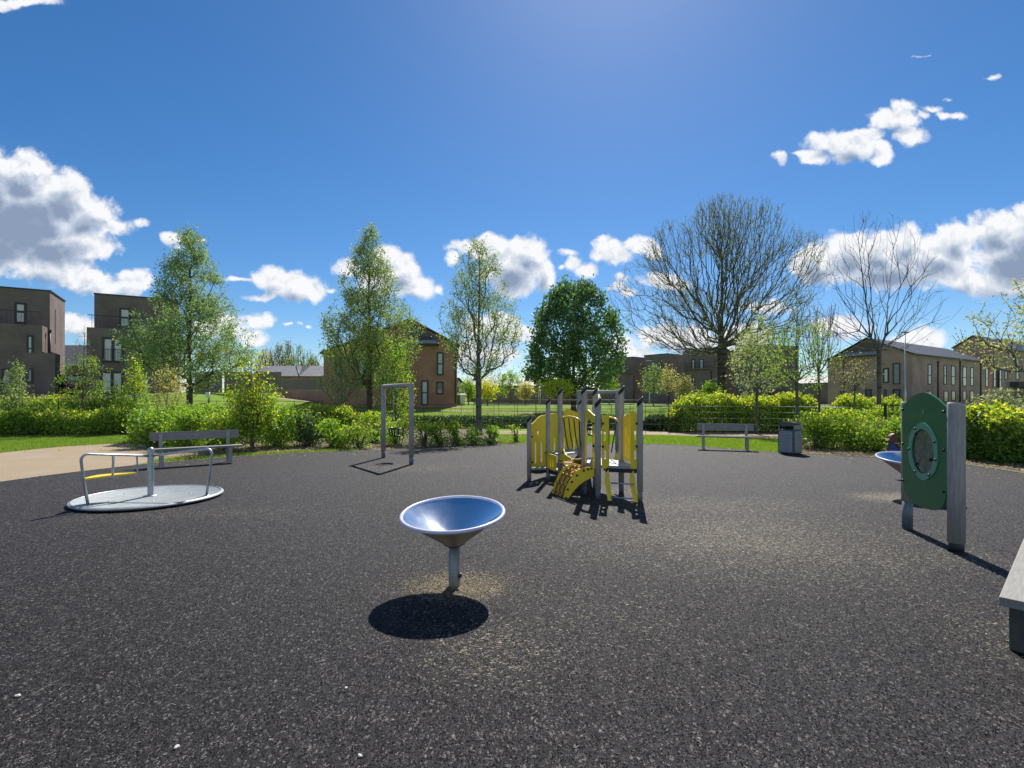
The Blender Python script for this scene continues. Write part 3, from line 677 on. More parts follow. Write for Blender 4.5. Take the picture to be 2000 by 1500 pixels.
# ------------------------------------------------------------------ merry-go-round
t = thing('merry_go_round', 'low round merry-go-round platform with bent handrails and a yellow seat', 'merry-go-round', (-5.80, 8.22, 0.012))
b = B(); b.lathe([(0, .012), (.93, .012), (.99, .018), (1.02, .030), (1.025, .044), (1.01, .056), (.985, .060), (.975, .052), (0, .050)], 96); b.out('platform', m_plate, t)
b = B(); b.torus((0, 0, .053), .985, .012, 96, 8); b.out('platform_rim', m_galv, t)
b = B(); b.lathe([(.045, .05), (.045, .78), (.042, .80), (.03, .82), (.012, .83), (0, .832)], 24); b.out('centre_post', m_galv, t)
b = B(); b.lathe([(0, .051), (.10, .051), (.10, .060), (0, .060)], 24); b.out('post_flange', m_galv, t)
b = B()
for k in range(5): a = R(20+72*k); b.lathe([(0, .05), (.018, .05), (.015, .058), (0, .06)], 10, (.55*math.cos(a), .55*math.sin(a), 0))
b.out('platform_bolts', m_galv, t)
def rail_pts(dx, dy, r1, z0, z1, z_foot):
    d = Vector((dx, dy, 0)).normalized(); p = [Vector((0, 0, z0)) + d*.04]
    for f in (.3, .6, .85): p.append(d*(r1*f) + Vector((0, 0, z0+(z1-z0)*f)))
    for a in np.linspace(0, 90, 7): p.append(d*(r1-.02+.085*math.sin(R(a))) + Vector((0, 0, z1-.085+.085*math.cos(R(a)))))
    p += [d*(r1+.03)+Vector((0, 0, .40)), d*(r1-.02)+Vector((0, 0, z_foot))]
    return p
LD = (-.42, -.80); RD = (1.0, .03); BD = (-.75, .62)
b = B(); b.tube(rail_pts(*LD, .86, .69, .80, .055), .019, 12); b.out('handrail', m_galv, t)
b = B(); b.tube(rail_pts(*RD, .90, .69, .80, .055), .019, 12); b.out('handrail', m_galv, t)
d = Vector((LD[0], LD[1], 0)).normalized(); n_ = Vector((-d.y, d.x, 0))
b = B(); prof = []
for k in range(17): f = k/16; prof.append((d*(.88-.68*f) + n_*(-.015-.035*math.sin(math.pi*f))))
for k in range(17): f = 1-k/16; prof.append((d*(.88-.68*f) + n_*(-.05-.23*math.sin(math.pi*f))))
pv = [(p.x, p.y) for p in prof]
for z in (.425, .447): b.bm.faces.new([b.bm.verts.new((x, y, z)) for x, y in pv])
b.bm.verts.ensure_lookup_table(); n2 = len(pv)
for i in range(n2): j = (i+1) % n2; b.bm.faces.new((b.bm.verts[i], b.bm.verts[j], b.bm.verts[n2+j], b.bm.verts[n2+i]))
st = b.out('seat', m_yel, t)
b = B(); b.tube([d*.52+Vector((0, 0, .76)), d*.52+n_*-.02+Vector((0, 0, .41))], .017, 10); b.out('seat_hanger', m_galv, t)
b = B(); b.tube([d*.20+Vector((0, 0, .72)), d*.19+Vector((0, 0, .44)), d*.22+Vector((0, 0, .42))], .011, 10); b.out('seat_hanger', m_galv, t)
b = B(); b.lathe([(0, .051), (.045, .051), (.045, .057), (0, .057)], 14, tuple(d*.84)); b.lathe([(0, .051), (.045, .051), (.045, .057), (0, .057)], 14, (.88, .03, 0)); b.out('foot_plate', m_galv, t)

# ------------------------------------------------------------------ swings
def swing(label, p0, p1, h, seat_s, seat_z, sway=0.0, r=.062, cap=True):
    t = thing('toddler_swing', label, 'swing', (p0[0], p0[1], .012), 0, 'timber toddler swings')
    M_, f, ln = plane(p0, p1)
    for s, nm in ((0, 0), (ln, 1)):
        x, y = (M_ @ Vector((s, 0, 0))).xy; lean = RNG.normal()*.004
        b = B(); b.tube([(x, y, .20), (x+lean, y, h*.6), (x, y, h-.04), (x, y, h-.005)], [r, r*1.02, r, r*.9], 16); wp(b, 'post', m_timber, t)
        b = B(); b.tube([(x, y, .0), (x, y, .22)], r*.86, 14); wp(b, 'post_foot', m_foot, t)
    b = B(); b.tube([M_ @ Vector((-.02, 0, h-.055)), M_ @ Vector((ln*.5, 0, h-.05)), M_ @ Vector((ln+.035, 0, h-.055))], r*.85, 16); wp(b, 'crossbeam', m_timber, t)
    c = M_ @ Vector((seat_s, sway, seat_z)); d = Vector((M_[0][0], M_[1][0], 0)); n_ = Vector((-d.y, d.x, 0))
    # cradle seat: ring, bucket walls with leg openings, front bar
    b = B(); w, dp = .175, .15
    ring = [c + d*(w*math.copysign(abs(math.cos(a))**.7, math.cos(a))) + n_*(dp*math.copysign(abs(math.sin(a))**.7, math.sin(a))) for a in np.linspace(0, 2*math.pi, 25)]
    b.tube([p+Vector((0, 0, .19)) for p in ring], .016, 8, caps=False)
    low = [c + (p-c)*.82 for p in ring]
    b.tube(low, .020, 8, caps=False)
    b.box(c+Vector((0, 0, -.005)), (.24, .21, .03), Rz(math.atan2(d.y, d.x)))
    for sx, sy in ((-1, -1), (1, -1), (-1, 1), (1, 1), (0, -1)):
        q = c + d*(w*.92*sx) + n_*(dp*.9*sy); b.tube([q+Vector((0, 0, .19)), c+(q-c)*.8+Vector((0, 0, .0))], .017 if sx else .022, 8)
    wp(b, 'cradle_seat', m_blk, t)
    for sx in (-1, 1):
        top = M_ @ Vector((seat_s+sx*.17, 0, h-.10)); b = B()
        q0 = c + d*(w*.95*sx)+Vector((0, 0, .20)); mid = top.lerp(q0, .72)
        pts = [top.lerp(mid, k/22) for k in range(23)]
        for i, (a, e) in enumerate(zip(pts, pts[1:])):
            dv = (e-a); o_ = (d if i % 2 else n_)*.006
            b.tube([a+o_, e+o_], .0032, 5, caps=False); b.tube([a-o_, e-o_], .0032, 5, caps=False)
        for sy in (-1, 1): b.tube([mid, c + d*(w*.9*sx) + n_*(dp*.7*sy) + Vector((0, 0, .20))], .004, 5)
        wp(b, 'chain', m_galv, t)
    b = B(); b.sphere(M_ @ Vector((ln+.0, -r, h-.42)), .014, seg=8); wp(b, 'bolt_cover', m_white, t)
    return t
swing('timber framed toddler swing with black cradle seat in front of the left shrubs', (-3.462, 13.78), (-2.44, 12.41), 1.985, .84, .655)
swing('timber framed toddler swing standing behind the yellow climbing unit', (at(1131, 14.3), 14.3), (at(1206, 13.9), 13.9), 1.83, .42, .60)

# ------------------------------------------------------------------ green play panel
p0, p1 = (4.902, 6.346), (4.726, 5.446)
t = thing('play_panel', 'green play panel with an oval window between two timber posts', 'play panel', (p0[0], p0[1], .012))
M_, f, ln = plane(p0, p1)
for (x, y), rr, lowm, fm in ((p0, .064, .36, m_foot), (p1, .077, .10, m_trim)):
    b = B(); b.tube([(x, y, lowm), (x, y, 1.0), (x, y, 1.55), (x, y, 1.575)], [rr, rr, rr, rr*.93], 20)
    for v in b.bm.verts:
        if v.co.z > 1.54: v.co.z += (v.co.x-x)*-.25
    wp(b, 'post', m_timber, t)
    b = B(); b.tube([(x, y, 0), (x, y, lowm+.02)], rr*.88, 18); wp(b, 'post_foot', fm, t)
oy = -.058     # the board is bolted to the left side of the posts
c_s, hw = .455, .43
outl = []
for k in range(25):                    # arched top
    s = c_s+hw - 2*hw*k/24; q = abs(s-c_s)/hw
    outl.append((s, 1.535 + .165*max(0, math.cos(q*math.pi*.5))**1.1 if q < .98 else 1.53))
for k in range(21):                    # rounded bottom
    s = c_s-hw + 2*hw*k/20; q = (s-c_s)/hw
    outl.append((s, .37 + .30*(1-math.sqrt(max(0, 1-abs(q)**3.2)))))
zc, ra, rb = 1.02, .225, .265
hole = [(c_s+ra*math.cos(a), zc+rb*math.sin(a)) for a in np.linspace(0, 2*math.pi, 40, endpoint=False)]
Mo = M_ @ Matrix.Translation((0, oy, 0))
b = B(); b.prism(outl, [hole], Mo, .020); wp(b, 'panel', m_green, t)
pan = t.children[-1]
b = B(); out2 = [(c_s+(ra+.062)*math.cos(a)*(1+.018*math.cos(6*a+math.pi)), zc+(rb+.062)*math.sin(a)*(1+.018*math.cos(6*a+math.pi))) for a in np.linspace(0, 2*math.pi, 60, endpoint=False)]
for sg in (-1, 1): b.prism(out2, [[(c_s+(ra-.008)*math.cos(a), zc+(rb-.008)*math.sin(a)) for a in np.linspace(0, 2*math.pi, 40, endpoint=False)]], M_ @ Matrix.Translation((0, oy+sg*.0155, 0)), .010)
wp(b, 'window_ring', m_green2, t)
b = B(); b.prism([(c_s+(ra+.01)*math.cos(a), zc+(rb+.01)*math.sin(a)) for a in np.linspace(0, 2*math.pi, 40, endpoint=False)], [], Mo, .006); wp(b, 'window_pane', m_clear, t)
for a in (25, 90+32, 180, 270-32, 270+32, 335+12):
    for sg in (-1, 1):
        q = M_ @ Vector((c_s+(ra+.034)*math.cos(R(a)), oy+sg*.027, zc+(rb+.034)*math.sin(R(a)))); ball_bolts([q], .014, m_blk, t)
for (s, z) in ((c_s-.14, zc+.20), (c_s+.14, zc-.08), (c_s-.13, zc-.16)):
    for sg in (-1, 1): ball_bolts([M_ @ Vector((s, oy+sg*.012, z))], .017, m_blk, t)
for s in (.035, ln-.085):
    for z in (1.49, 1.07, .62): ball_bolts([M_ @ Vector((s, oy-.012, z)), M_ @ Vector((s, oy+.012, z))], .016, m_blk, t)
b = B()
for sg in (-1, 1):
    for dz, rr in ((.018, .013), (-.008, .015)): b.prism([(c_s+rr*math.cos(a), 1.475+dz+rr*1.15*math.sin(a)) for a in np.linspace(0, 2*math.pi, 16, endpoint=False)], [], M_ @ Matrix.Translation((0, oy+sg*.011, 0)), .003)
wp(b, 'emblem', m_green2, t)

# ------------------------------------------------------------------ yellow climbing unit
t = thing('climbing_unit', 'yellow toddler climbing unit of timber posts, panels, rope net and ladder', 'play unit', (1.5, 8.9, .012))
posts = [('A', at(1033.5, 10.0), 10.0, 1.26, .046), ('B', at(1070.5, 10.1), 10.1, 1.60, .046), ('C', at(1094, 9.75), 9.75, 1.79, .046), ('D', 1.215, 8.62, 1.81, .046),
         ('E', 1.378, 8.20, 1.60, .048), ('Eb', at(1162, 9.3), 9.3, 1.78, .046), ('F', at(1213.5, 8.75), 8.75, 1.80, .048), ('G', 2.0, 8.0, 1.62, .046), ('H', at(1133.5, 11.4), 11.4, 1.58, .045), ('I', at(1096, 11.2), 11.2, 1.3, .045)]
PP = {}
for nme, x, y, h, r in posts:
    PP[nme] = (x, y)
    b = B(); b.tube([(x, y, .17), (x, y, h*.6), (x, y, h-.10), (x, y, h-.03)], r, 14)
    for v in b.bm.verts:
        if v.co.z > h-.05: v.co.z += (v.co.x-x)*.8
    wp(b, 'post', m_timber, t)
    b = B(); b.tube([(x, y, 0), (x, y, .19)], r*.9, 12); wp(b, 'post_foot', m_foot, t)
    b = B(); b.tube([(x, y, h-.075), (x, y, h-.01), (x, y, h+.0)], [r*1.1, r*1.1, r*.8], 14)
    for v in b.bm.verts: v.co.z += (v.co.x-x)*1.0
    wp(b, 'post_cap', m_blk, t)
def panel(p0, p1, outline_px, holes_px=(), th=.019, off=0.0, bolts=(), nm='panel', m=m_yel):
    M_, f, ln = plane(p0, p1); o_ = [f(u, v) for u, v in outline_px]; hs = []
    for (u, v, wpx, hpx) in holes_px:
        s, z = f(u, v); Yv = p0[1] + M_[1][0]*s; s2, _ = f(u+wpx, v); hs.append(slot(s, z, max(.02, abs(s2-s)), hpx/1000*Yv))
    b = B(); b.prism(o_, hs, M_ @ Matrix.Translation((0, off, 0)), th); pn = wp(b, nm, m, t)
    for (u, v) in bolts:
        s, z = f(u, v); ball_bolts([M_ @ Vector((s, off-.014, z))], .021, m_blk, t)
    return M_, f
def wave(u0, v0, u1, v1, amp, n=8): return [(u0+(u1-u0)*k/n, v0+(v1-v0)*k/n - amp*math.sin(math.pi*k/n)) for k in range(n+1)]
# left hut
panel(PP['A'], (at(1069, 10.5), 10.5), [(1037.5, 912), (1037.5, 828), (1041, 826), (1045, 822), (1049, 817), (1054, 813), (1060, 811), (1068, 809.5), (1068, 912)],
      [(1045.5, 883, 3.4, 44), (1057, 881, 3.4, 42), (1050.5, 846, 4, 9)], bolts=[(1066, 834), (1066.5, 884), (1038.5, 853), (1038.5, 903)])
panel((at(1069, 10.5), 10.5), PP['I'], [(1074, 885), (1074, 808.5), (1080, 807.5), (1087, 807), (1094.5, 809), (1094.5, 885)], [(1082.5, 868, 3.6, 30)])
panel(PP['I'], PP['H'], [(1097, 884)] + [(1097, 803), (1101, 800), (1106, 798.5), (1110, 798.7), (1116, 801), (1122, 804), (1128, 806), (1133, 808)] + [(1133, 884)],
      [(1102, 868, 3.2, 26), (1121, 866, 3.2, 30)])
panel(PP['B'], PP['C'], [(1069.5, 912.5), (1069.5, 884), (1088.5, 889.5), (1088.5, 919), (1086, 919)], [(1074.6, 903.5, 1.5, 16), (1078.6, 904, 1.5, 16), (1082.6, 905.5, 1.5, 15)], off=-.03, bolts=[(1070, 884)])
b = B(); fl = [PP['A'], PP['B'], PP['C'], (at(1094, 10.9), 10.9), (at(1069, 10.7), 10.7)]
def slab(b, pts, z0, z1):
    lo = [b.bm.verts.new((x, y, z0)) for x, y in pts]; hi = [b.bm.verts.new((x, y, z1)) for x, y in pts]
    b.bm.faces.new(lo[::-1]); b.bm.faces.new(hi)
    for i in range(len(pts)): j = (i+1) % len(pts); b.bm.faces.new((lo[i], lo[j], hi[j], hi[i]))
slab(b, fl, .215, .25); wp(b, 'deck', m_plate, t)
b = B(); slab(b, [(at(1074, 10.55), 10.55), (at(1093, 10.2), 10.2), (at(1128, 10.6), 10.6), PP['H'], PP['I']], .47, .505); wp(b, 'deck', m_plate, t)
b = B()
for q0, q1 in (('A', 'B'), ('B', 'C')):
    P0, P1 = PP[q0], PP[q1]; M_, f, ln = plane(P0, P1); b.prism([(0, .215), (0, .17)] + [(ln*k/8, .17-.03*math.sin(math.pi*k/8)) for k in range(1, 8)] + [(ln, .17), (ln, .215)], [], M_, .03)
wp(b, 'deck_bearer', m_blkm, t)
# handrail tubes with ropes and the rope bridge
hr = [Vector((at(1092, 9.6), 9.6, zat(819.5, 9.6))), Vector((at(1100, 9.4), 9.4, zat(815.5, 9.4))), Vector((at(1112, 9.2), 9.2, zat(813.5, 9.2))), Vector((at(1124, 9.0), 9.0, zat(816, 9.0))), Vector((at(1135, 8.8), 8.8, zat(822, 8.8)))]
b = B(); b.tube(hr, .019, 12); wp(b, 'hand_tube', m_ylit, t)
for i, (u, v, ub, vb) in enumerate(((1101, 815.5, 1110, 877), (1110.5, 813.7, 1120, 880), (1120.5, 815, 1130, 882), (1131, 820, 1137, 890))):
    Y0 = 9.38-.13*i; a = Vector((at(u, Y0), Y0, zat(v, Y0))); Yb = Y0+.12; e = Vector((at(ub, Yb), Yb, zat(vb, Yb))); m1 = a.lerp(e, .5)+Vector((-.012, 0, -.01))
    b = B(); b.tube([a, m1, e], .011, 7); wp(b, 'rope', m_ropek, t)
    b = B(); b.torus(a, .021, .006, 12, 6, Matrix.Rotation(R(90), 3, 'Y')); wp(b, 'rope_ring', m_knot, t)
b = B(); b.tube([(at(1190.5, 9.2), 9.2, zat(814.5, 9.2)), (at(1200, 9.0), 9.0, zat(817, 9.0)), (at(1210, 8.85), 8.85, zat(823, 8.85))], .018, 12); wp(b, 'hand_tube', m_ylit, t)
b = B(); b.tube([(at(1204, 8.95), 8.95, zat(822, 8.95)), (at(1200, 8.98), 8.98, zat(848, 8.98)), (at(1194, 9.0), 9.0, zat(884, 9.0))], .011, 7); wp(b, 'rope', m_ropek, t)
b = B(); b.tube([(at(1190.5, 9.25), 9.25, zat(817, 9.25)), (at(1189.5, 9.25), 9.25, zat(850, 9.25)), (at(1188.5, 9.25), 9.25, zat(884, 9.25))], .011, 7); wp(b, 'rope', m_ropek, t)
for i in range(7):                        # bridge slats
    f_ = i/6; cx, cy = 1.08+.22*f_+.02, 9.75-.75*f_; z = .475-.11*math.sin(math.pi*(f_*.9+.05))
    a = math.atan2(-.75, .25); b = B(); b.box((cx, cy, z), (.085, .50, .022), Rz(a) @ Matrix.Rotation(R(RNG.normal()*4), 3, 'X'), .006); wp(b, 'bridge_slat', m_ylit, t)
for sg in (-1, 1):
    nx_, ny_ = .95*sg*.23, .32*sg*.23; b = B()
    b.tube([(1.10+.22*f_+nx_, 9.75-.75*f_+ny_, .49-.11*math.sin(math.pi*(f_*.9+.05))) for f_ in np.linspace(0, 1, 9)], .012, 7); wp(b, 'bridge_rope', m_rope, t)
panel((at(1098, 9.7), 9.7), (at(1113, 9.2), 9.2), [(1098, 899), (1098, 877), (1101, 877), (1104, 886), (1109, 891), (1114, 893), (1116, 898), (1108, 901)], bolts=[(1100.5, 884)], nm='cheek_panel')
# right hut
panel(PP['D'], PP['E'], [(1137.4, 908.5), (1137.4, 814), (1140, 810), (1146, 801), (1149, 800), (1153, 803.5), (1158, 808.5), (1163.5, 812.5), (1163.5, 916), (1158.2, 915), (1158.2, 836), (1157, 827), (1153, 819.5), (1149, 818), (1145.5, 823), (1144.3, 836), (1144.3, 908.5)],
      [(1140.8, 850, 1.6, 26), (1140.8, 886, 1.6, 26), (1161.0, 856, 1.5, 20), (1161.0, 893, 1.5, 20)], off=.0, bolts=[(1138.6, 824), (1138, 866), (1138, 908), (1160.5, 827), (1160.5, 871)], nm='arch_panel')
panel(PP['E'], PP['G'], [(1175.5, 915.5)] + [(1175.5, 812), (1180, 812.5), (1184, 810), (1189, 809), (1189.5, 830), (1188.5, 860), (1190, 895), (1190, 910), (1187, 912), (1183.5, 916)], [(1181.2, 852, 4.6, 17), (1182, 888, 4.6, 17)], bolts=[(1177.5, 827), (1177.5, 872)], nm='side_panel')
panel(PP['E'], PP['G'], [(1231.5, 915), (1231.5, 806), (1234, 803.5), (1238, 803), (1243, 806), (1246.5, 812), (1246.5, 915.5)], [(1240.5, 850, 3.8, 17), (1240.5, 888, 3.8, 17)], bolts=[(1244, 827), (1244, 871.5)], nm='side_panel')
panel(PP['F'], (at(1232, 8.35), 8.35), [(1218, 899), (1218, 811), (1222, 812), (1227, 809), (1231, 806), (1231, 902)], [(1223.2, 862, 2.2, 60), (1228.2, 872, 1.7, 48)])
panel((at(1200, 9.1), 9.1), (at(1212, 8.9), 8.9), [(1201, 898), (1200.5, 893), (1203, 887), (1207, 884), (1211, 884), (1211, 899)], nm='cheek_panel')
b = B(); slab(b, [PP['D'], PP['E'], PP['G'], PP['F'], PP['Eb']], .515, .555); wp(b, 'deck', m_plate, t)
b = B(); M_, f, ln = plane(PP['E'], PP['G']); pbox(b, M_, .12, ln-.05, .455, .512, -.02, .02)
b.prism([(.04, .51), (.04, .42)] + [(.04+(ln-.08)*k/10, .42+.045*math.sin(math.pi*k/10)) for k in range(1, 10)] + [(ln-.04, .42), (ln-.04, .51)], [], M_ @ Matrix.Translation((0, .35, 0)), .03); wp(b, 'deck_bearer', m_blkm, t)
# ladder
M_, f, ln = plane(PP['E'], PP['G'])
for (ut, ub) in ((1184.5, 1192.5), (1233, 1243)):
    s0, z0 = f(ut, 912); s1, z1_ = f(ub, 973.5); b = B()
    q = [Vector((s0-.02, -.01, .50)), Vector((s0+.035, -.02, .50)), Vector((s1+.03, -.10, .02)), Vector((s1-.03, -.11, .02)), Vector((s0-.028, -.03, .30))]
    A_ = [b.bm.verts.new(M_ @ p) for p in q]; B_ = [b.bm.verts.new(M_ @ (p+Vector((0, .028, 0)))) for p in q]
    b.bm.faces.new(A_); b.bm.faces.new(B_[::-1])
    for i in range(5): j = (i+1) % 5; b.bm.faces.new((A_[i], A_[j], B_[j], B_[i]))
    wp(b, 'ladder_side', m_yel, t)
for v in (941, 968):
    sA, zA = f(1194, v); sB, zB = f(1238.5, v-.5); b = B(); b.tube([M_ @ Vector((sA, -.06 if v < 950 else -.09, zA-.01)), M_ @ Vector((sB, -.06 if v < 950 else -.09, zA-.01))], .013, 10); wp(b, 'rung', m_galv, t)
# curved net climber
g1 = (.883, 8.25); g0 = (.725, 8.66)
outer = [(1160.5, 915.5), (1153, 912.7), (1145, 912), (1137, 914), (1130, 917.5), (1124, 922), (1118.5, 929), (1112.5, 939), (1107, 950), (1103, 961), (1101, 970), (1102, 974.5), (1106, 976), (1109, 974.5), (1112, 971), (1117, 964), (1123, 956), (1131, 948), (1141, 940), (1150, 935.5), (1157, 932), (1160.5, 929)]
Mr, fr, lr = plane(g1, PP['E'])
sz = [fr(u, v) for u, v in outer]
b = B(); b.prism(sz, [], Mr, .022); wp(b, 'climber_side', m_yel, t)
for (u, v) in ((1155, 913), (1148.5, 915), (1140, 917.5), (1127, 927), (1117, 939.5), (1109, 954.5), (1105.5, 971)):
    s, z = fr(u, v+1.2); ball_bolts([Mr @ Vector((s, -.015, z))], .019, m_blk, t)
off = Vector((g0[0]-g1[0], g0[1]-g1[1], 0))
b = B(); b.prism(sz, [], Matrix.Translation(off) @ Mr, .022); wp(b, 'climber_side', m_yel, t)
arc = [Mr @ Vector((s, 0, z-.035)) for s, z in sz[0:12]]
def on_arc(q):
    q *= len(arc)-1; i = min(int(q), len(arc)-2); return arc[i].lerp(arc[i+1], q-i)
b = B()
for q0, q1 in zip(np.linspace(.02, .98, 15), np.linspace(.02, .98, 15)[1:]):
    dn = Vector((.02, 0, -.022)); vs_ = [on_arc(q0)+off*.03+dn, on_arc(q0)+off*.97+dn, on_arc(q1)+off*.97+dn, on_arc(q1)+off*.03+dn]; b.poly(vs_); b.poly([p+Vector((.01, 0, -.012)) for p in vs_][::-1])
wp(b, 'climber_fill', m_amber, t)  # added sheet: stands in for the side panel's inner face behind the net
for w in (.18, .5, .82):
    b = B(); b.tube([on_arc(q)+off*w for q in np.linspace(0, 1, 12)], .0095, 6); wp(b, 'net_rope', m_rope, t)
for q in (.04, .2, .36, .52, .68, .82, .95):
    b = B(); b.tube([on_arc(q)+off*w_ for w_ in (0.0, .5, 1.0)], .0095, 6); wp(b, 'net_rope', m_rope, t)
    b = B()
    for w in (.18, .5, .82): b.sphere(on_arc(q)+off*w, .019, seg=8)
    wp(b, 'net_knots', m_knot, t)
# slide going away at the back
b = B(); c0, c1 = Vector((1.27, 9.0, .56)), Vector((1.42, 10.4, .14)); n_ = Vector((.98, -.1, 0))*.2
pr_ = [c0+Vector((0, -.1, 0)), c0, c0.lerp(c1, .35)+Vector((0, 0, -.02)), c0.lerp(c1, .8)+Vector((0, 0, -.03)), c1+Vector((.03, .2, 0))]
rows = []
for p in pr_:
    rows.append([b.bm.verts.new(p+q) for q in (-n_+Vector((0, 0, .16)), -n_*.95, n_*.95, n_+Vector((0, 0, .16)))])
for r0, r1 in zip(rows, rows[1:]):
    for k in range(3): b.bm.faces.new((r0[k], r0[k+1], r1[k+1], r1[k]))
wp(b, 'slide', m_mirror, t)

# ------------------------------------------------------------------ benches
def bench(label, seat0, seat1, back, zs, zb0, zb1, group='timber park benches', legs=(.12, .86), depth=.34, th=.045):
    """seat0, seat1: front seat corners left, right (world xy)"""
    d = Vector((seat1[0]-seat0[0], seat1[1]-seat0[1])); L_ = d.length; a = math.atan2(d.y, d.x)
    t = thing('park_bench', label, 'bench', (seat0[0], seat0[1], .012), a, group)
    b = B(); b.box((L_/2, depth*.28, zs-th/2), (L_, depth*.5, th), None, .005); b.box((L_/2, depth*.8, zs-th/2), (L_, depth*.45, th), None, .005); b.out('seat', m_timber_b, t)
    if back:
        b = B(); b.box((L_/2, depth+.10, (zb0+zb1)/2), (L_*.98, .045, zb1-zb0), Matrix.Rotation(R(-6), 3, 'X'), .006); b.out('backrest', m_timber_b, t)
        for s in legs:
            b = B(); b.box((L_*s, depth+.055, zb1*.5-.02), (.075, .055, zb1-.02), Matrix.Rotation(R(-3), 3, 'X')); b.out('back_support', m_timber, t)
        for s in legs:
            b = B(); b.sphere((L_*s, depth+.072, zb1-.07), .012, seg=8); b.out('bolt', m_galv, t)
        b = B(); b.box((L_*.5, depth+.074, (zb0+zb1)/2), (.045, .004, .03)); b.out('plaque', m_galv, t)
    for s in legs:
        b = B(); b.box((L_*s, depth*.18, (zs-th)/2), (.08, .07, zs-th), None, .004); b.out('leg', m_timber, t)
        b = B(); b.box((L_*s, depth*.55, zs-th-.04), (.06, depth*.9, .07), None, .004); b.out('seat_bearer', m_timber, t)
    return t
bench('grey timber bench beside the gravel path behind the merry-go-round', (-8.22, 11.62), (-6.72, 12.78), True, .44, .60, .80)
bench('grey timber bench on the lawn edge left of the steel litter bin', (at(1360.5, 15.9), 15.9), (at(1477, 15.35), 15.35), True, .43, .58, .80)
# near bench, cut by the frame: thick plank on slab legs
a_ = math.atan2(4.07-3.04, 4.04-2.89); t = thing('plank_bench', 'thick pale plank bench on solid timber legs cut off by the right edge', 'bench', (2.89, 3.04, .012), a_)
b = B(); b.box((.95, -.185, .425), (1.9, .37, .055), None, .007); b.out('seat', m_timber_b, t)
for s in (.50, 1.45):
    b = B(); b.box((s, -.185, .198), (.15, .345, .396), None, .01); b.out('leg', m_timber_d, t)

# ------------------------------------------------------------------ litter bin
p = (at(1519.5, 14.85), 14.85); q = (at(1550.5, 14.45), 14.45); M_, f, ln = plane(p, q); a_ = math.atan2(q[1]-p[1], q[0]-p[0])
t = thing('litter_bin', 'grey steel litter bin with a curved hood and perforated panels', 'litter bin', (p[0], p[1], .012), a_)
w, dp, h = ln, .42, .68
b = B(); b.box((w/2, dp/2, h/2+.02), (w, dp, h), None, .012); b.out('body', m_grey, t)
for (c_, d_, rx) in (((w/2, -.006, h/2+.02), (w*.80, .012, h*.86), 0), ((w+.006, dp/2, h/2+.02), (.012, dp*.78, h*.86), 1), ((-.006, dp/2, h/2+.02), (.012, dp*.78, h*.86), 1)):
    b = B()
    b.box(c_, d_, None, .002)
    for i in range(7):
        for j in range(13):
            s = ((i+.5+(j % 2)*.5)/7.5-.5)*.86; z = (j+.5)/13*h*.8+.09
            cc = (c_[0]+s*d_[0], -.013, z) if rx == 0 else (c_[0]+(.007 if c_[0] > 0 else -.007), c_[1]+s*d_[1], z)
            M2 = Matrix.Translation(cc) @ (Matrix.Rotation(R(90), 4, 'X') if rx == 0 else Matrix.Rotation(R(90), 4, 'Y'))
            bmesh.ops.create_circle(b.bm, cap_ends=True, segments=8, radius=.010, matrix=M2)
    pn = b.out('perforated_panel', m_bin, t)
    pn.data.materials.append(m_blk)
    for f_ in pn.data.polygons:
        if len(f_.vertices) == 8: f_.material_index = 1
b = B()
for sx in (.012, w-.012): b.box((sx, dp*.52, h+.095), (.020, dp*.9, .13))
b.out('hood_side', m_galv, t)
hp = [(dp, h+.02), (dp, h+.16), (dp*.9, h+.205), (dp*.7, h+.24), (dp*.4, h+.245), (dp*.15, h+.215), (0, h+.165), (-.012, h+.13)]
b = B(); up = [b.bm.verts.new((0, y_, z_)) for y_, z_ in hp]; dn = [b.bm.verts.new((w, y_, z_)) for y_, z_ in hp]
for i in range(len(hp)-1):
    fc = b.bm.faces.new((up[i], up[i+1], dn[i+1], dn[i])); fc.smooth = True
bmesh.ops.solidify(b.bm, geom=b.bm.faces[:], thickness=.012); b.out('hood', m_bin, t)
b = B(); b.box((w/2, dp*.55, h+.1), (w*.9, dp*.75, .02)); b.box((w/2, dp*.8, h+.1), (w*.9, .02, .16)); b.out('liner', m_blk, t)
b = B(); b.sphere((w+.02, dp*.6, h-.02), .02, seg=8); b.out('lock', m_galv, t)

# ------------------------------------------------------------------ spring rider behind the far bowl
t = thing('spring_rider', 'small dark blue and brown spring rider beyond the half-hidden steel bowl', 'spring rider', (at(1743, 10.4), 10.4, .012))
b = B(); b.tube([(.42+0.10*math.cos(a), .10*math.sin(a), .02+a*.0105) for a in np.linspace(0, 6*math.pi*1.5, 100)], .013, 6); b.out('spring', m_blkm, t)
b = B(); body = [(-.09, .36), (.10, .33), (.75, .33), (.80, .45), (.74, .58), (.58, .52), (.40, .48), (.22, .50), (.12, .58), (.085, .70), (.07, .76), (-.05, .76), (-.07, .68), (-.10, .52)]
b.prism(body, [], Matrix.Identity(4), .05); b.out('body', m_blue, t)
b = B(); head = [(-.075, .70), (-.115, .715), (-.12, .75), (-.08, .79), (-.065, .84), (-.03, .875), (.02, .895), (.065, .88), (.085, .82), (.08, .74), (.11, .62), (.085, .60), (.05, .68), (-.02, .735)]
b.prism(head, [], Matrix.Identity(4), .075); b.out('head', m_brown, t)
b = B(); b.tube([(.02, -.15, .70), (.02, .15, .70)], .011, 8); b.out('handle', m_knot, t)
b = B(); b.box((.30, 0, .515), (.22, .2, .03), None, .01); b.out('seat', m_galv, t)

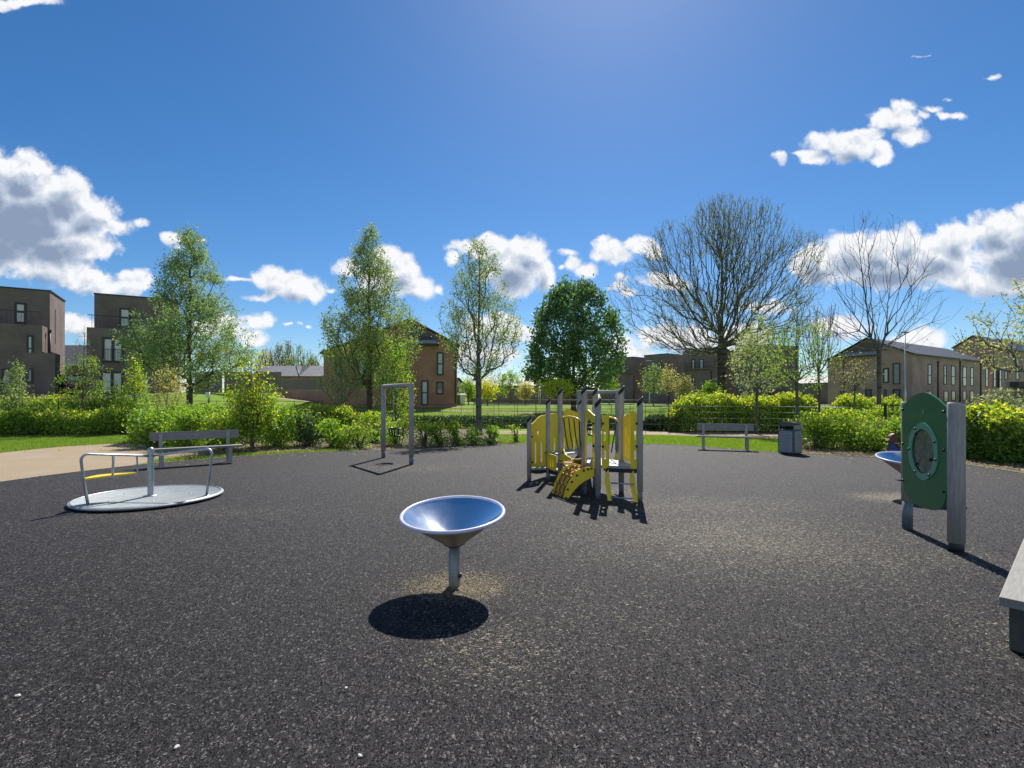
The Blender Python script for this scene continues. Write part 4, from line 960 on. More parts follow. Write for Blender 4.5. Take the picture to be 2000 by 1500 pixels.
# ------------------------------------------------------------------ fences, gate, posts
def estate(label, path, rails, spacing, sy=.008, zfun=None, post_r=.014, cat='fence', rr=.0105, group='estate rail fences', mr=None):
    pts = [Vector((x, y, 0)) for x, y in path]; zf = zfun or Hf
    t = thing('metal_railing', label, cat, (pts[0].x, pts[0].y, zf(pts[0].x, pts[0].y)), 0, group)
    cum = [0]
    for a, b_ in zip(pts, pts[1:]): cum.append(cum[-1]+(b_-a).length)
    def P(s):
        i = max(0, min(len(pts)-2, int(np.searchsorted(cum, s)-1))); q = (s-cum[i])/(cum[i+1]-cum[i]); p = pts[i].lerp(pts[i+1], q); return Vector((p.x, p.y, zf(p.x, p.y)))
    n = int(cum[-1]/spacing); hs = max(rails)
    for z in rails:
        b = B(); k = max(2, n//2); b.tube([P(cum[-1]*i/k)+Vector((0, 0, z)) for i in range(k+1)], rr*1.6 if z == hs else rr, 6); wp(b, 'rail', mr or m_rail, t)
    src = None
    for i in range(min(n+1, 99)):
        p = P(min(i*spacing, cum[-1]-.001)) - Vector(t.location)
        if src is None:
            b = B(); b.box((0, 0, hs/2+.01), (post_r, post_r*2.2, hs+.04)); src = b.out('post', m_blkm, t, p)
        else:
            c = src.copy(); C.objects.link(c); c.parent = t; c.location = p
    return t
estate('five rail metal railing with bright top rails behind the yellow climbing unit', [(at(925, 24.6), 24.6), (at(1100, 23.8), 23.8), (at(1318, 22.8), 22.8)], (1.50, 1.22, .97, .70, .42), 1.0)
estate('four rail metal railing in front of the tall hedge behind the right bench', [(at(1321, 22.8), 22.8), (at(1500, 22.3), 22.3), (at(1620, 21.0), 21.0), (at(1728, 18.8), 18.8)], (1.22, .97, .70, .42), 1.0)
estate('long thin black railing along the far lawn behind the swing', [(at(470, 30.5), 30.5), (at(700, 30), 30), (at(950, 30), 30), (at(1240, 30), 30)], (1.2, .98, .76, .53, .28), 1.1, mr=m_blkm, post_r=.02)
estate('metal railing across the gap left of the brick garden wall', [(at(276, 29.6), 29.6), (at(466, 30.4), 30.4)], (1.12, .90, .68, .46), 1.35, mr=m_blkm)
estate('thin metal railing running between the two left hedges', [(at(-160, 23.6), 23.6), (at(60, 23.6), 23.6), (at(272, 23.9), 23.9)], (1.22, .95, .68, .40), 1.6, zfun=lambda x, y: .33)
t = thing('metal_gate', 'black barred metal gate by the bushes left of the green panel', 'gate', (at(1729, 16.6), 16.6, 0))
for x in (0, .98):
    b = B(); b.box((x, x*-.25, .72), (.06, .06, 1.44)); b.out('gate_post', m_blkm, t)
b = B()
for z in (1.36, .2): b.box((.49, -.12, z), (.92, .03, .03), Rz(R(-14.3)))
b.out('gate_frame', m_blkm, t)
for i in range(8):
    x = .1+.11*i; b = B(); b.tube([(x, x*-.25, .2), (x, x*-.25, 1.36)], .009, 6); b.out('bar', m_blkm, t)

def lamp_post(label, u, Y, vtop, arm=.35, group='street lamps'):
    x = at(u, Y); z0 = Hf(x, Y); h = zat(vtop, Y)-z0
    t = thing('street_lamp', label, 'street lamp', (x, Y, z0), 0, group)
    b = B(); b.tube([(0, 0, 0), (0, 0, h*.25), (0, 0, h*.26), (0, 0, h)], [.085, .085, .05, .035], 12); b.out('pole', m_galv, t)
    b = B(); b.box((0, 0, h+.04), (arm*1.6, .22, .09), None, .03); b.out('lamp_head', m_grey, t)
lamp_post('slim street lamp in front of the right gabled brick house', 1768, 41, 650)
lamp_post('street lamp in front of the flat roofed terrace, left one', 1268.5, 64, 706, .5)
lamp_post('street lamp low beside the big bare tree trunk', 1398, 62, 742, .5)
def marker(name, label, cat, u, Y, v0, v1, w, m):
    x = at(u, Y); z0 = zat(v1, Y) if v1 else Hf(x, Y); h = zat(v0, Y)-z0
    t = thing(name, label, cat, (x, Y, Hf(x, Y)))
    dz = z0-Hf(x, Y)
    b = B(); b.tube([(0, 0, 0), (0, 0, h+dz)], w/2*.55, 10); b.out('post', m_galv, t)
    b = B(); b.box((0, -w*.6, dz+h*.62), (w, .05, h*.75), None, .01); b.out('plate', m, t)
marker('post_sign', 'thin white post plate beside the yellow-green conical shrub', 'post', 287.5, 30.5, 737, 771, .13, m_white)
marker('post_sign', 'thin white stake seen through the near swing frame', 'post', 767, 27, 765, 797, .05, m_white)
marker('meter_box', 'small white box on a post behind the left tall tree', 'box', 408, 37, 766, 780, .28, m_white)

# ------------------------------------------------------------------ houses
def wall_block(b, pts, z0, z1): slab(b, pts, z0, z1)
def window(root, PL, u0, v0, u1, v1, vs=(), hs=(), m=None, fr=.065, sill=False, name='window', rail=False):
    M_, f, ln = PL; s0, za = f(u0, (v0+v1)/2); s1, zb = f(u1, (v0+v1)/2)
    _, zt = f((u0+u1)/2, v0); _, zl = f((u0+u1)/2, v1)
    b = B()
    pbox(b, M_, s0, s1, zt-fr, zt, -.05, .03); pbox(b, M_, s0, s1, zl, zl+fr, -.05, .03)
    pbox(b, M_, s0, s0+fr, zl+fr, zt-fr, -.048, .03); pbox(b, M_, s1-fr, s1, zl+fr, zt-fr, -.048, .03)
    for q in vs: s = s0+(s1-s0)*q; pbox(b, M_, s-fr*.6, s+fr*.6, zl+fr, zt-fr, -.046, .03)
    for q in hs: z = zt-(zt-zl)*q; pbox(b, M_, s0+fr, s1-fr, z-fr*.4, z+fr*.4, -.044, .03)
    if sill: pbox(b, M_, s0-.05, s1+.05, zl-.07, zl-.001, -.09, .02)
    w = wp(b, name, m_trim, root)
    b = B(); pbox(b, M_, s0+fr*.5, s1-fr*.5, zl+fr*.5, zt-fr*.5, -.018, .02); wp(b, 'pane', m or m_pane, root, w)
    if rail:
        b = B()
        for k in range(9): s = s0+(s1-s0)*(k+.5)/9; pbox(b, M_, s-.01, s+.01, zl, zl+1.05, -.13, -.11)
        pbox(b, M_, s0, s1, zl+1.05, zl+1.08, -.14, -.10); wp(b, 'guard_rail', m_trim, root, w)
    return w
def pipe(root, PL, u, v0, v1, w=.05):
    M_, f, ln = PL; s, z1 = f(u, v0); _, z0 = f(u, v1); b = B(); b.tube([M_ @ Vector((s, -.06, z0)), M_ @ Vector((s, -.06, z1))], w, 8)
    pbox(b, M_, s-.12, s+.12, z1-.05, z1+.15, -.16, .0); wp(b, 'drainpipe', m_trim, root)
def coping(root, pts, z, over=.06, h=.10):
    c = Vector((sum(p[0] for p in pts)/len(pts), sum(p[1] for p in pts)/len(pts)))
    q = [(c.x+(p[0]-c.x)*(1+over/4), c.y+(p[1]-c.y)*(1+over/4)) for p in pts]
    b = B(); slab(b, q, z, z+h); wp(b, 'roof', m_trim, root)
def V2(p, d, s): return (p[0]+d[0]*s, p[1]+d[1]*s)

# far-left tall house
d = (.857, .515); o_ = (.515, -.857); Bc = (-36.1, 40.0); A_ = V2(Bc, d, -10); Cc = V2(Bc, o_, -5.0); Dd = V2(A_, o_, -5.0)
t = thing('town_house', 'dark brick three storey town house at the far left edge', 'house', (Bc[0], Bc[1], Hf(*Bc)), math.atan2(d[1], d[0]), 'three storey town houses')
zg = Hf(*Bc)-.3
b = B(); slab(b, [A_, Bc, Cc, Dd], zg, 9.88); wp(b, 'wall', m_bk_dark, t); coping(t, [A_, Bc, Cc, Dd], 9.882)
F0 = V2(V2(A_, o_, 1.6), d, 0); F1 = V2(V2(Bc, o_, 1.6), d, -.12)
b = B(); slab(b, [F0, F1, V2(V2(Bc, d, -.12), o_, -.002+.004), V2(A_, o_, .002)], zg, 7.02); wp(b, 'front_wall', m_bk_dark, t)
b = B(); slab(b, [V2(F0, o_, .10), V2(V2(F1, o_, .10), d, .75), V2(V2(Bc, d, .63), o_, .1), V2(V2(Bc, d, -.1), o_, 1.5), V2(F0, o_, .003)], zg, 4.95); wp(b, 'porch_wall', m_bk_dark, t)
PT = plane(A_, Bc); PF = plane(F0, F1); PS = plane(Bc, Cc); PG = plane(V2(F0, o_, .10), V2(F1, o_, .10))
window(t, PT, 28, 591, 52, 632, hs=(.45,), m=m_curt, fr=.15)
window(t, PF, 52, 655, 65.5, 706, hs=(.5,), m=m_curt, fr=.12)
window(t, PG, 52, 720, 65, 748, fr=.12); window(t, PG, 3, 720, 24, 770, fr=.14, name='door')
b = B(); M_, f, ln = PS; s0, z0 = f(107.3, 671); s1, z1_ = f(108.6, 605); pbox(b, M_, s0, s1, z0, z1_, -.02, .02); wp(b, 'slit_window', m_trim, t)
pipe(t, plane(V2(V2(Bc, o_, .8), d, .02), V2(Bc, d, .02)), 95.5, 648, 750)
b = B()
M_, f, ln = PF
for k in range(34): pbox(b, M_, .3+k*.27, .325+k*.27, 7.02, 8.0, .06, .08)
pbox(b, M_, 0, ln-.05, 8.0, 8.05, .05, .09); wp(b, 'balcony_rail', m_trim, t)

# second town house
P0 = (at(184, 40.9), 40.9); P1 = (at(342, 43.6), 43.6); dv = Vector((P1[0]-P0[0], P1[1]-P0[1])).normalized(); d = (dv.x, dv.y); o_ = (dv.y, -dv.x)
t = thing('town_house', 'dark brick three storey town house behind the left tall tree', 'house', (P0[0], P0[1], Hf(*P0)), math.atan2(d[1], d[0]), 'three storey town houses')
zg = Hf(*P0)-.3; Q1 = V2(P1, o_, -6); Q0 = V2(P0, o_, -6)
b = B(); slab(b, [P0, P1, Q1, Q0], zg, 9.86); wp(b, 'wall', m_bk_dark, t); coping(t, [P0, P1, Q1, Q0], 9.862)
F0 = V2(V2(P0, o_, 1.3), d, -.25); F1 = V2(V2(P1, o_, 1.3), d, -1.0)
b = B(); slab(b, [F0, F1, V2(V2(P1, d, -1.0), o_, .003), V2(V2(P0, d, -.25), o_, .003)], zg, 7.05); wp(b, 'front_wall', m_bk_dark, t)
PT = plane(P0, P1); PF = plane(F0, F1)
window(t, PT, 233, 602, 255, 640, hs=(.5,), m=m_curt, fr=.13)
window(t, PF, 199, 659, 242, 708.5, vs=(.5,), m=m_curt, fr=.17, rail=True)
window(t, PF, 196, 725, 242, 769, vs=(.5,), m=m_curt, fr=.17)
b = B(); M_, f, ln = PF; s, z = f(207, 570)
b.box(M_ @ Vector((1.3, 3, 10.0)), (.2, .2, .25)); wp(b, 'vent', m_trim, t)
b = B(); M_, f, ln = PF
s0, z0 = f(249, 657); pbox(b, M_, s0, s0+.26, z0, z0+.28, -.13, 0); wp(b, 'alarm_box', m_white, t)
b = B()
for k in range(20): pbox(b, M_, .3+k*.25, .32+k*.25, 7.05, 8.0, .05, .07)
pbox(b, M_, .05, ln-.05, 8.0, 8.05, .04, .08); wp(b, 'balcony_rail', m_trim, t)
# low roof between the two
t = thing('garage', 'low grey garage wall and roof between the two left town houses', 'garage', (at(145, 55), 55, Hf(at(145, 55), 55)))
b = B(); slab(b, [(at(112, 54), 54), (at(172, 54), 54), (at(172, 60), 60), (at(112, 60), 60)], .5, 4.9); wp(b, 'wall', m_bk_dark, t)
b = B(); b.poly([(at(110, 53.7), 53.7, 4.88), (at(172, 53.7), 53.7, 4.88), (at(172, 57), 57, 7.4), (at(118, 57), 57, 7.4)]); b.poly([(at(172, 57), 57, 7.4), (at(118, 57), 57, 7.4), (at(110, 60.3), 60.3, 4.88), (at(172, 60.3), 60.3, 4.88)]); wp(b, 'roof', m_roof, t)

def gable_house(label, L_, Rr, Fp, zeL, zeR, zeF, pk_s, pk_z, m_wall, group, name='brick_house', back=None, zg=.2, over=.28):
    """L_, Rr: gable wall ends (left, right); Fp: far end of the side wall beyond Rr"""
    M_, f, ln = plane(L_, Rr); dv = Vector((Rr[0]-L_[0], Rr[1]-L_[1])).normalized()
    t = thing(name, label, 'house', (L_[0], L_[1], Hf(*L_)), math.atan2(dv.y, dv.x), group)
    side = Vector((Fp[0]-Rr[0], Fp[1]-Rr[1], 0)); b = B()
    P = [Vector((L_[0], L_[1], zg)), Vector((Rr[0], Rr[1], zg)), Vector((Rr[0], Rr[1], zeR)), M_ @ Vector((pk_s, 0, pk_z)), Vector((L_[0], L_[1], zeL))]
    A_ = [b.bm.verts.new(p) for p in P]; Bk = [b.bm.verts.new(p+side) for p in P]
    b.bm.faces.new(A_); b.bm.faces.new(Bk[::-1])
    for i in (0, 1, 4): j = (i+1) % 5; b.bm.faces.new((A_[i], A_[j], Bk[j], Bk[i]))
    wp(b, 'wall', m_wall, t)
    b = B(); sd = side.normalized()*over; up = Vector((0, 0, .05)); th = Vector((0, 0, .13))
    for e, pk in ((P[4], P[3]), (P[2], P[3])):
        ev = e + (e-pk).normalized()*over
        q = [ev-sd+up, pk-sd+up, pk+side+sd+up, ev+side+sd+up]
        lo = [b.bm.verts.new(p) for p in q]; hi = [b.bm.verts.new(p+th) for p in q]
        b.bm.faces.new(lo[::-1]); b.bm.faces.new(hi)
        for i in range(4): j = (i+1) % 4; b.bm.faces.new((lo[i], lo[j], hi[j], hi[i]))
    rf = wp(b, 'roof', m_roofd, t)
    return t, (M_, f, ln), plane(Rr, Fp)
# centre brick house
L_ = (at(632, 42.2), 42.2); Rr = (-4.72, 44.0); dv = Vector((Rr[0]-L_[0], Rr[1]-L_[1])).normalized()
M_, f, ln = plane(L_, Rr); ps, pz = f(801, 626)
t, PG, PS = gable_house('orange brick gabled house behind the middle tall tree', L_, Rr, V2(Rr, (-dv.y, dv.x), 9), zat(690, 42.2), 6.05, 6, ps, pz, m_bk_or, None)
b = B(); hp = []
for (u, v) in ((797, 668), (797, 632), (801, 629), (806, 632), (858, 661), (858, 668)): hp.append(f(u, v))
b.prism(hp, [], M_ @ Matrix.Translation((0, -.012, 0)), .03); wp(b, 'gable_cladding', m_hang, t)
s0, z0 = f(797, 672); s1, _ = f(857, 672)
b = B(); pbox(b, M_, s0, s1, z0-.12, z0+.02, -.55, .0); wp(b, 'fascia', m_trim, t)
b = B(); q = [M_ @ Vector((s0-.1, -.62, z0+.03)), M_ @ Vector((s1+.1, -.62, z0+.03)), M_ @ Vector((s1-.4, -.03, z0+.36)), M_ @ Vector((s0-.1, -.03, z0+.36))]; b.poly(q); b.poly([p-Vector((0, 0, .03)) for p in q][::-1]); wp(b, 'canopy_roof', m_lip, t)
b = B(); s2, z2 = f(800, 666); s3, z3 = f(845, 657); pbox(b, M_, s2, s3, z2+.15, z3, -.05, -.02); wp(b, 'dark_band', m_trim, t)  # plain dark strip below the gable peak
window(t, PG, 853, 688, 866.5, 733, hs=(.5,), m=m_curt, fr=.12)
window(t, PG, 822.5, 743, 836.5, 791.5, hs=(.5,), m=m_curt, fr=.12, name='door')
window(t, PG, 852, 745.5, 866.5, 770.5, m=m_pane, fr=.12)
window(t, PG, 700, 700, 714, 735, m=m_curt, fr=.12); window(t, PG, 655, 700, 668, 732, m=m_curt, fr=.12)
pipe(t, PG, 889.5, 682, 788)
# right gabled house
L_ = (38.25, 62.0); Rr = (42.0, 53.7); Fp = (62.3, 67.0); M_, f, ln = plane(L_, Rr); ps, pz = f(1693, 662.5); pz = max(pz, 8.1)
_, zeL = f(1617, 705); _, zeR = f(1776, 692)
t, PG, PS = gable_house('buff brick gabled house with a long side wing behind the thin bare tree', L_, Rr, Fp, zeL, zeR, zeR, ps, pz, m_bk_buff, None)
b = B(); hp = [f(u, v) for (u, v) in ((1645, 694), (1650, 689), (1692, 665), (1714, 676), (1714, 694))]
b.prism(hp, [], M_ @ Matrix.Translation((0, -.012, 0)), .03); wp(b, 'gable_cladding', m_hang, t)
s0, z0 = f(1644, 698); s1, _ = f(1715, 698)
b = B(); pbox(b, M_, s0, s1, z0-.1, z0+.02, -.55, .0); wp(b, 'fascia', m_trim, t)
b = B(); q = [M_ @ Vector((s0-.1, -.62, z0+.03)), M_ @ Vector((s1+.1, -.62, z0+.03)), M_ @ Vector((s1-.1, -.03, z0+.42)), M_ @ Vector((s0+.5, -.03, z0+.42))]; b.poly(q); b.poly([p-Vector((0, 0, .03)) for p in q][::-1]); wp(b, 'canopy_roof', m_lip, t)
window(t, PG, 1725, 719, 1736.5, 748, m=m_white, fr=.14); window(t, PG, 1744, 709, 1758.5, 750.5, m=m_pane, fr=.1)
window(t, PG, 1690, 760, 1703, 781, m=m_pane, fr=.12); window(t, PG, 1744, 760, 1758.5, 782, m=m_pane, fr=.12); window(t, PG, 1727, 760, 1731.5, 786, fr=.08, name='door', m=m_curt)
window(t, PG, 1641, 762, 1644.5, 777, fr=.06)
for u in (1648.5,): pipe(t, PG, u, 705, 778)
for (u0, u1, v0, v1) in ((1812, 1819.5, 711, 751), (1843, 1848.5, 713, 751.5), (1857.5, 1865.5, 714, 752.5), (1880, 1887.5, 716, 754.5), (1895, 1901, 717, 754), (1924.5, 1930, 719, 756), (1940, 1945, 720.5, 756.5), (1951.5, 1956, 722, 757)):
    window(t, PS, u0, v0, u1, v1, hs=(.55,), m=m_curt if u0 > 1870 else m_pane, fr=.11)
for (u0, u1) in ((1812, 1820), (1858, 1866), (1880, 1887)): window(t, PS, u0, 763, u1, 783, m=m_pane, fr=.11)
for (u0, u1) in ((1843, 1852), (1894, 1902)): window(t, PS, u0, 763, u1, 786, m=m_pane, fr=.12, name='door')
for u in (1831, 1874, 1914.5): pipe(t, PS, u, 708, 785, .07)
# house behind it
M2 = (at(1862, 76), 76); R2 = (at(1938, 69), 69); F2 = (at(2090, 86), 86); Mx, fx, lx = plane(M2, R2); ps2, pz2 = fx(1901, 657)
t, PG, PS = gable_house('taller brick gabled house behind the right edge tree', M2, R2, F2, fx(1862, 680)[1], fx(1938, 679)[1], 8, ps2, pz2, m_bk_buff, None)
window(t, PG, 1925, 690, 1934, 722, fr=.14); window(t, PS, 1984, 700, 1990, 742, fr=.12); window(t, PS, 1962, 722, 1967, 742, fr=.12)
t = thing('entrance_canopy', 'curved dark blue entrance canopy at the right edge below the far gabled house', 'canopy', (at(1990, 50), 50, 0))
b = B(); q = [(at(1966, 50), 50), (at(1972, 48.6), 48.6), (at(1990, 48), 48), (at(2060, 48), 48), (at(2060, 52), 52), (at(1968, 52), 52)]; slab(b, q, zat(757, 50), zat(746.5, 50)); wp(b, 'roof', m_trim, t)
b = B(); slab(b, [(at(1978, 50), 50), (at(2055, 50), 50), (at(2055, 51.8), 51.8), (at(1978, 51.8), 51.8)], .3, zat(757.2, 50)); wp(b, 'wall', m_bk_buff, t)

# flat roofed terrace stepping towards us
def terrace(label, uc, Yc, ul, Yl, ur, Yr, wins, pipes, ztop=9.6, zg=.0):
    c = (at(uc, Yc), Yc); l = (at(ul, Yl), Yl); r = (at(ur, Yr), Yr); bk = (l[0]+r[0]-c[0], l[1]+r[1]-c[1])
    t = thing('town_house', label, 'house', (c[0], c[1], Hf(*c)), math.atan2(c[1]-l[1], c[0]-l[0]), 'flat roofed terrace houses')
    b = B(); slab(b, [l, c, r, bk], zg, ztop); wp(b, 'wall', m_bk_dark, t); coping(t, [l, c, r, bk], ztop+.002, .03, .14)
    PLn, PR = plane(l, c), plane(c, r)
    M_, f, ln = PLn; b = B(); n = int(ln/.3)
    zb = 6.55
    pbox(b, M_, 0, ln-.02, 3.6+2.8, zb+.0, -.55, 0); wp(b, 'balcony', m_bk_dark, t)
    b = B()
    for k in range(n): pbox(b, M_, .1+k*.3, .13+k*.3, zb, zb+1.0, -.53, -.50)
    pbox(b, M_, 0, ln-.05, zb+1.0, zb+1.05, -.54, -.49); wp(b, 'balcony_rail', m_trim, t)
    for w in wins: window(t, PLn if w[0] < uc-1 else PR, *w[:4], m=m_curt if len(w) < 5 else w[4], fr=.17)
    for (u, v0, v1) in pipes: pipe(t, PLn if u < uc-1 else PR, u, v0, v1, .09)
    return t
terrace('left block of the flat roofed dark brick terrace, next to the round dark green tree', 1237, 103, 1172, 108, 1262, 106, [(1206.5, 712, 1212.5, 730, m_pane), (1218, 712, 1224, 730, m_pane)], [(1237.5, 735, 785)])
terrace('middle block of the flat roofed dark brick terrace, behind the small pale trees', 1303, 95, 1258, 99.5, 1338, 99, [(1271.5, 706, 1279, 726), (1286.5, 707, 1293, 726, m_pane), (1248+14, 736, 1266, 752, m_pane)], [(1306, 735, 788)])
terrace('nearer block of the flat roofed dark brick terrace, beside the big bare tree trunk', 1366+26, 86.5, 1334, 91, 1440, 89, [(1350.5, 702, 1358, 722), (1366, 701, 1374.5, 722), (1345, 736, 1350.5, 760), (1352, 736, 1357, 760, m_pane)], [(1389.5, 726, 790)])
terrace('right block of the flat roofed dark brick terrace, behind the white blossom tree', 1500, 80, 1436, 84, 1560, 84, [(1466, 704, 1474, 726, m_pane), (1440, 740, 1452, 764, m_pane)], [(1462, 735, 790)], 9.75)
t = thing('bungalow', 'low brick building with pale roof left of the right gabled house', 'house', (at(1585, 70), 70, 0))
b = B(); slab(b, [(at(1556, 72), 72), (at(1622, 66), 66), (at(1640, 74), 74), (at(1575, 80), 80)], .1, zat(748, 69)); wp(b, 'wall', m_bk_dark, t)
b = B(); zl = zat(748, 69)+.003; zh = zat(736, 74)
a1, a2, a3, a4 = (at(1552, 72), 72-.5, zl), (at(1624, 66), 66-.5, zl), (at(1632, 71), 71, zh), (at(1566, 76), 76, zh)
b.poly([a1, a2, a3, a4]); b.poly([a4, a3, (at(1643, 75), 75, zl), (at(1572, 81), 81, zl)]); b.poly([a2, (at(1643, 75), 75, zl), a3]); b.poly([a1, a4, (at(1572, 81), 81, zl)]); wp(b, 'roof', m_roof, t)

# garden wall with boards, bungalow roof behind
w0 = (at(537, 46.6), 46.6); w1 = (at(762, 44.6), 44.6); M_, f, ln = plane(w0, w1)
t = thing('garden_wall', 'long brown brick garden wall topped with grey timber boards', 'wall', (w0[0], w0[1], Hf(*w0)), math.atan2(w1[1]-w0[1], w1[0]-w0[0]))
b = B(); pbox(b, M_, 0, ln, .3, 2.22, 0, .22); wp(b, 'brickwork', m_bk_buff, t)
b = B(); pbox(b, M_, 0, ln, 2.222, 2.28, -.03, .25); wp(b, 'coping', m_lip, t)
b = B()
for k in range(int(ln/.18)): pbox(b, M_, k*.18, k*.18+.165, 2.29, 3.18+.02*((k*7) % 3), .06, .085)
for k in range(int(ln/1.9)+1): pbox(b, M_, k*1.9, k*1.9+.1, 2.28, 3.25, .085, .18)
wp(b, 'fence_boards', m_fenceg, t)
t = thing('bungalow', 'low building with a plain grey pitched roof behind the garden wall', 'house', (at(565, 60), 60, Hf(at(565, 60), 60)))
b = B(); slab(b, [(at(508, 60), 60), (at(632, 60), 60), (at(632, 69), 69), (at(508, 69), 69)], .5, 4.02); wp(b, 'wall', m_bk_buff, t)
for (ua, ub) in ((503, 583.5), (584.5, 640)):
    b = B(); q = [(at(ua, 59.5), 59.5, 4.05), (at(ub, 59.5), 59.5, 4.05), (at(ub, 59.5)*1.0-(.6 if ub < 600 else 0), 64.5, 5.55), (at(ua+5, 64.5), 64.5, 5.55)]; b.poly(q); b.poly([(q[3][0], q[3][1], q[3][2]), q[2], (q[2][0], 69.5, 4.05), (q[3][0], 69.5, 4.05)]); wp(b, 'roof', m_roof, t)
b = B(); b.tube([(at(584, 59.6), 59.6, 4.07), (at(579, 64.4), 64.4, 5.6)], .07, 6); wp(b, 'roof_verge', m_trim, t)
# boards and clutter left of the wall
t = thing('timber_fence', 'brown timber fence panels behind the left tall tree', 'fence', (at(390, 43), 43, Hf(at(390, 43), 43)))
fz = Hf(at(390, 43), 43)
for k in range(9):
    x0 = at(376, 43)+k*.83; b = B()
    for j in range(5): b.box((x0+.083+j*.166, 43+.3*((k % 3) == 0), fz+.85), (.155, .02, 1.75+.03*((k+j) % 2)))
    wp(b, 'fence_panel', m_fence, t)
t = thing('timber_fence', 'dark timber garden fence between the brick house and the red wall', 'fence', (at(930, 62), 62, Hf(at(930, 62), 62)))
for k in range(9):
    x0 = at(926, 62)+k*1.0; b = B()
    for j in range(6): b.box((x0+.083+j*.166, 62, .45+1.0), (.15, .02, 1.95+.04*((k+j) % 2)))
    wp(b, 'fence_panel', m_fence, t)
t = thing('brick_wall', 'long low red brick wall and shed roof under the round dark green tree', 'wall', (at(1050, 66), 66, 0))
b = B(); slab(b, [(at(1056, 66), 66), (at(1168, 66), 66), (at(1168, 74), 74), (at(1056, 74), 74)], .0, zat(757, 66)); wp(b, 'wall', m_bk_red, t)
b = B(); za = zat(757, 66)+.003; b.poly([(at(1054, 65.6), 65.6, za), (at(1169, 65.6), 65.6, za), (at(1169, 70), 70, za+1.6), (at(1054, 70), 70, za+1.6)]); b.poly([(at(1054, 74.4), 74.4, za), (at(1169, 74.4), 74.4, za), (at(1169, 70), 70, za+1.6), (at(1054, 70), 70, za+1.6)]); wp(b, 'roof', m_roofd, t)
def far_house(label, u0, u1, Y, ve, vr, mw, chim=(), depth=8, zg=.2):
    t = thing('brick_house', label, 'house', (at(u0, Y), Y, Hf(at(u0, Y), Y)), 0, 'far houses')
    ze = zat(ve, Y); zr = zat(vr, Y+depth/2); x0, x1 = at(u0, Y), at(u1, Y)
    b = B(); slab(b, [(x0, Y), (x1, Y), (x1, Y+depth), (x0, Y+depth)], zg, ze); wp(b, 'wall', mw, t)
    b = B(); b.poly([(x0-.3, Y-.3, ze), (x1+.3, Y-.3, ze), (x1+.3, Y+depth/2, zr), (x0-.3, Y+depth/2, zr)]); b.poly([(x0-.3, Y+depth+.3, ze), (x1+.3, Y+depth+.3, ze), (x1+.3, Y+depth/2, zr), (x0-.3, Y+depth/2, zr)])
    b.poly([(x0-.01, Y, ze), (x0-.01, Y+depth, ze), (x0-.01, Y+depth/2, zr)]); b.poly([(x1+.01, Y, ze), (x1+.01, Y+depth, ze), (x1+.01, Y+depth/2, zr)])
    rf = wp(b, 'roof', m_roofd, t)
    for cu in chim: b = B(); xx = at(cu, Y+depth/2); b.box((xx, Y+depth/2, zr+.4), (.9, .6, 1.2)); wp(b, 'chimney', m_bk_red, t, rf)
    PL = plane((x0, Y), (x1, Y)); n = max(1, int((x1-x0)/3.5))
    for k in range(n):
        uu = u0+(u1-u0)*(k+.5)/n; hw = 700/Y; window(t, PL, uu-hw, ve+1500/Y, uu+hw, ve+2900/Y, m=m_curt, fr=.12)
    return t
far_house('distant brown roofed house row seen between the brick house and dark tree, left', 912, 962, 95, 752, 739, m_bk_red, (930,))
far_house('distant brown roofed house row just left of the dark green tree', 966, 1052, 100, 753, 741, m_bk_dark, (985, 1030))
t = thing('gable_house', 'small cream gabled house peeking out right of the orange brick house', 'house', (at(898, 70), 70, .3))
b = B(); M_, f, ln = plane((at(884, 70), 70), (at(907, 72), 72)); q = [(0, .2), (ln, .2), (ln, f(907, 754)[1]), (ln*.45, f(893, 741)[1]), (0, f(884, 756)[1])]; b.prism(q, [], M_ @ Matrix.Translation((0, 2, 0)), 4.0); wp(b, 'wall', m_render, t)
b = B()
for (a1, a2) in ((q[3], q[2]), (q[3], q[4])):
    dx = a2[0]-a1[0]; dz = a2[1]-a1[1]; vs_ = [M_ @ Vector((a1[0], -.25, a1[1]+.05)), M_ @ Vector((a2[0]+dx*.1, -.25, a2[1]+dz*.1+.05)), M_ @ Vector((a2[0]+dx*.1, 4.2, a2[1]+dz*.1+.05)), M_ @ Vector((a1[0], 4.2, a1[1]+.05))]
    b.poly(vs_); b.poly([p+Vector((0, 0, .2)) for p in vs_]); b.poly([vs_[0], vs_[1], vs_[1]+Vector((0, 0, .2)), vs_[0]+Vector((0, 0, .2))])
wp(b, 'roof', m_roofd, t)
window(t, (M_, f, ln), 893, 757, 896, 766, fr=.1, m=m_curt)
def wheelie(label, u, Y, m, w=.55, h=1.05):
    x = at(u, Y); t = thing('wheelie_bin', label, 'wheelie bin', (x, Y, Hf(x, Y)), R(8), 'wheelie bins')
    b = B(); b.box((0, 0, h*.45), (w, w*1.1, h*.82), None, .04)
    for v in b.bm.verts:
        if v.co.z < h*.4: v.co.x *= .85; v.co.y *= .85
    b.out('body', m, t); b = B(); b.box((0, 0, h*.92), (w*1.06, w*1.2, .09), Matrix.Rotation(R(5), 3, 'X'), .03); b.out('lid', m, t)
    for s in (-1, 1): b = B(); b.tube([(s*w*.36, w*.45, .1), (s*w*.44, w*.45, .1)], .1, 12); b.out('wheel', m_blk, t)
wheelie('dark green wheelie bin at the right corner of the orange brick house', 894, 47, m_lf_dark and m_green)
wheelie('pale grey wheelie bin right of the dark green wheelie bin', 903.5, 47, m_white, .5, 1.1)
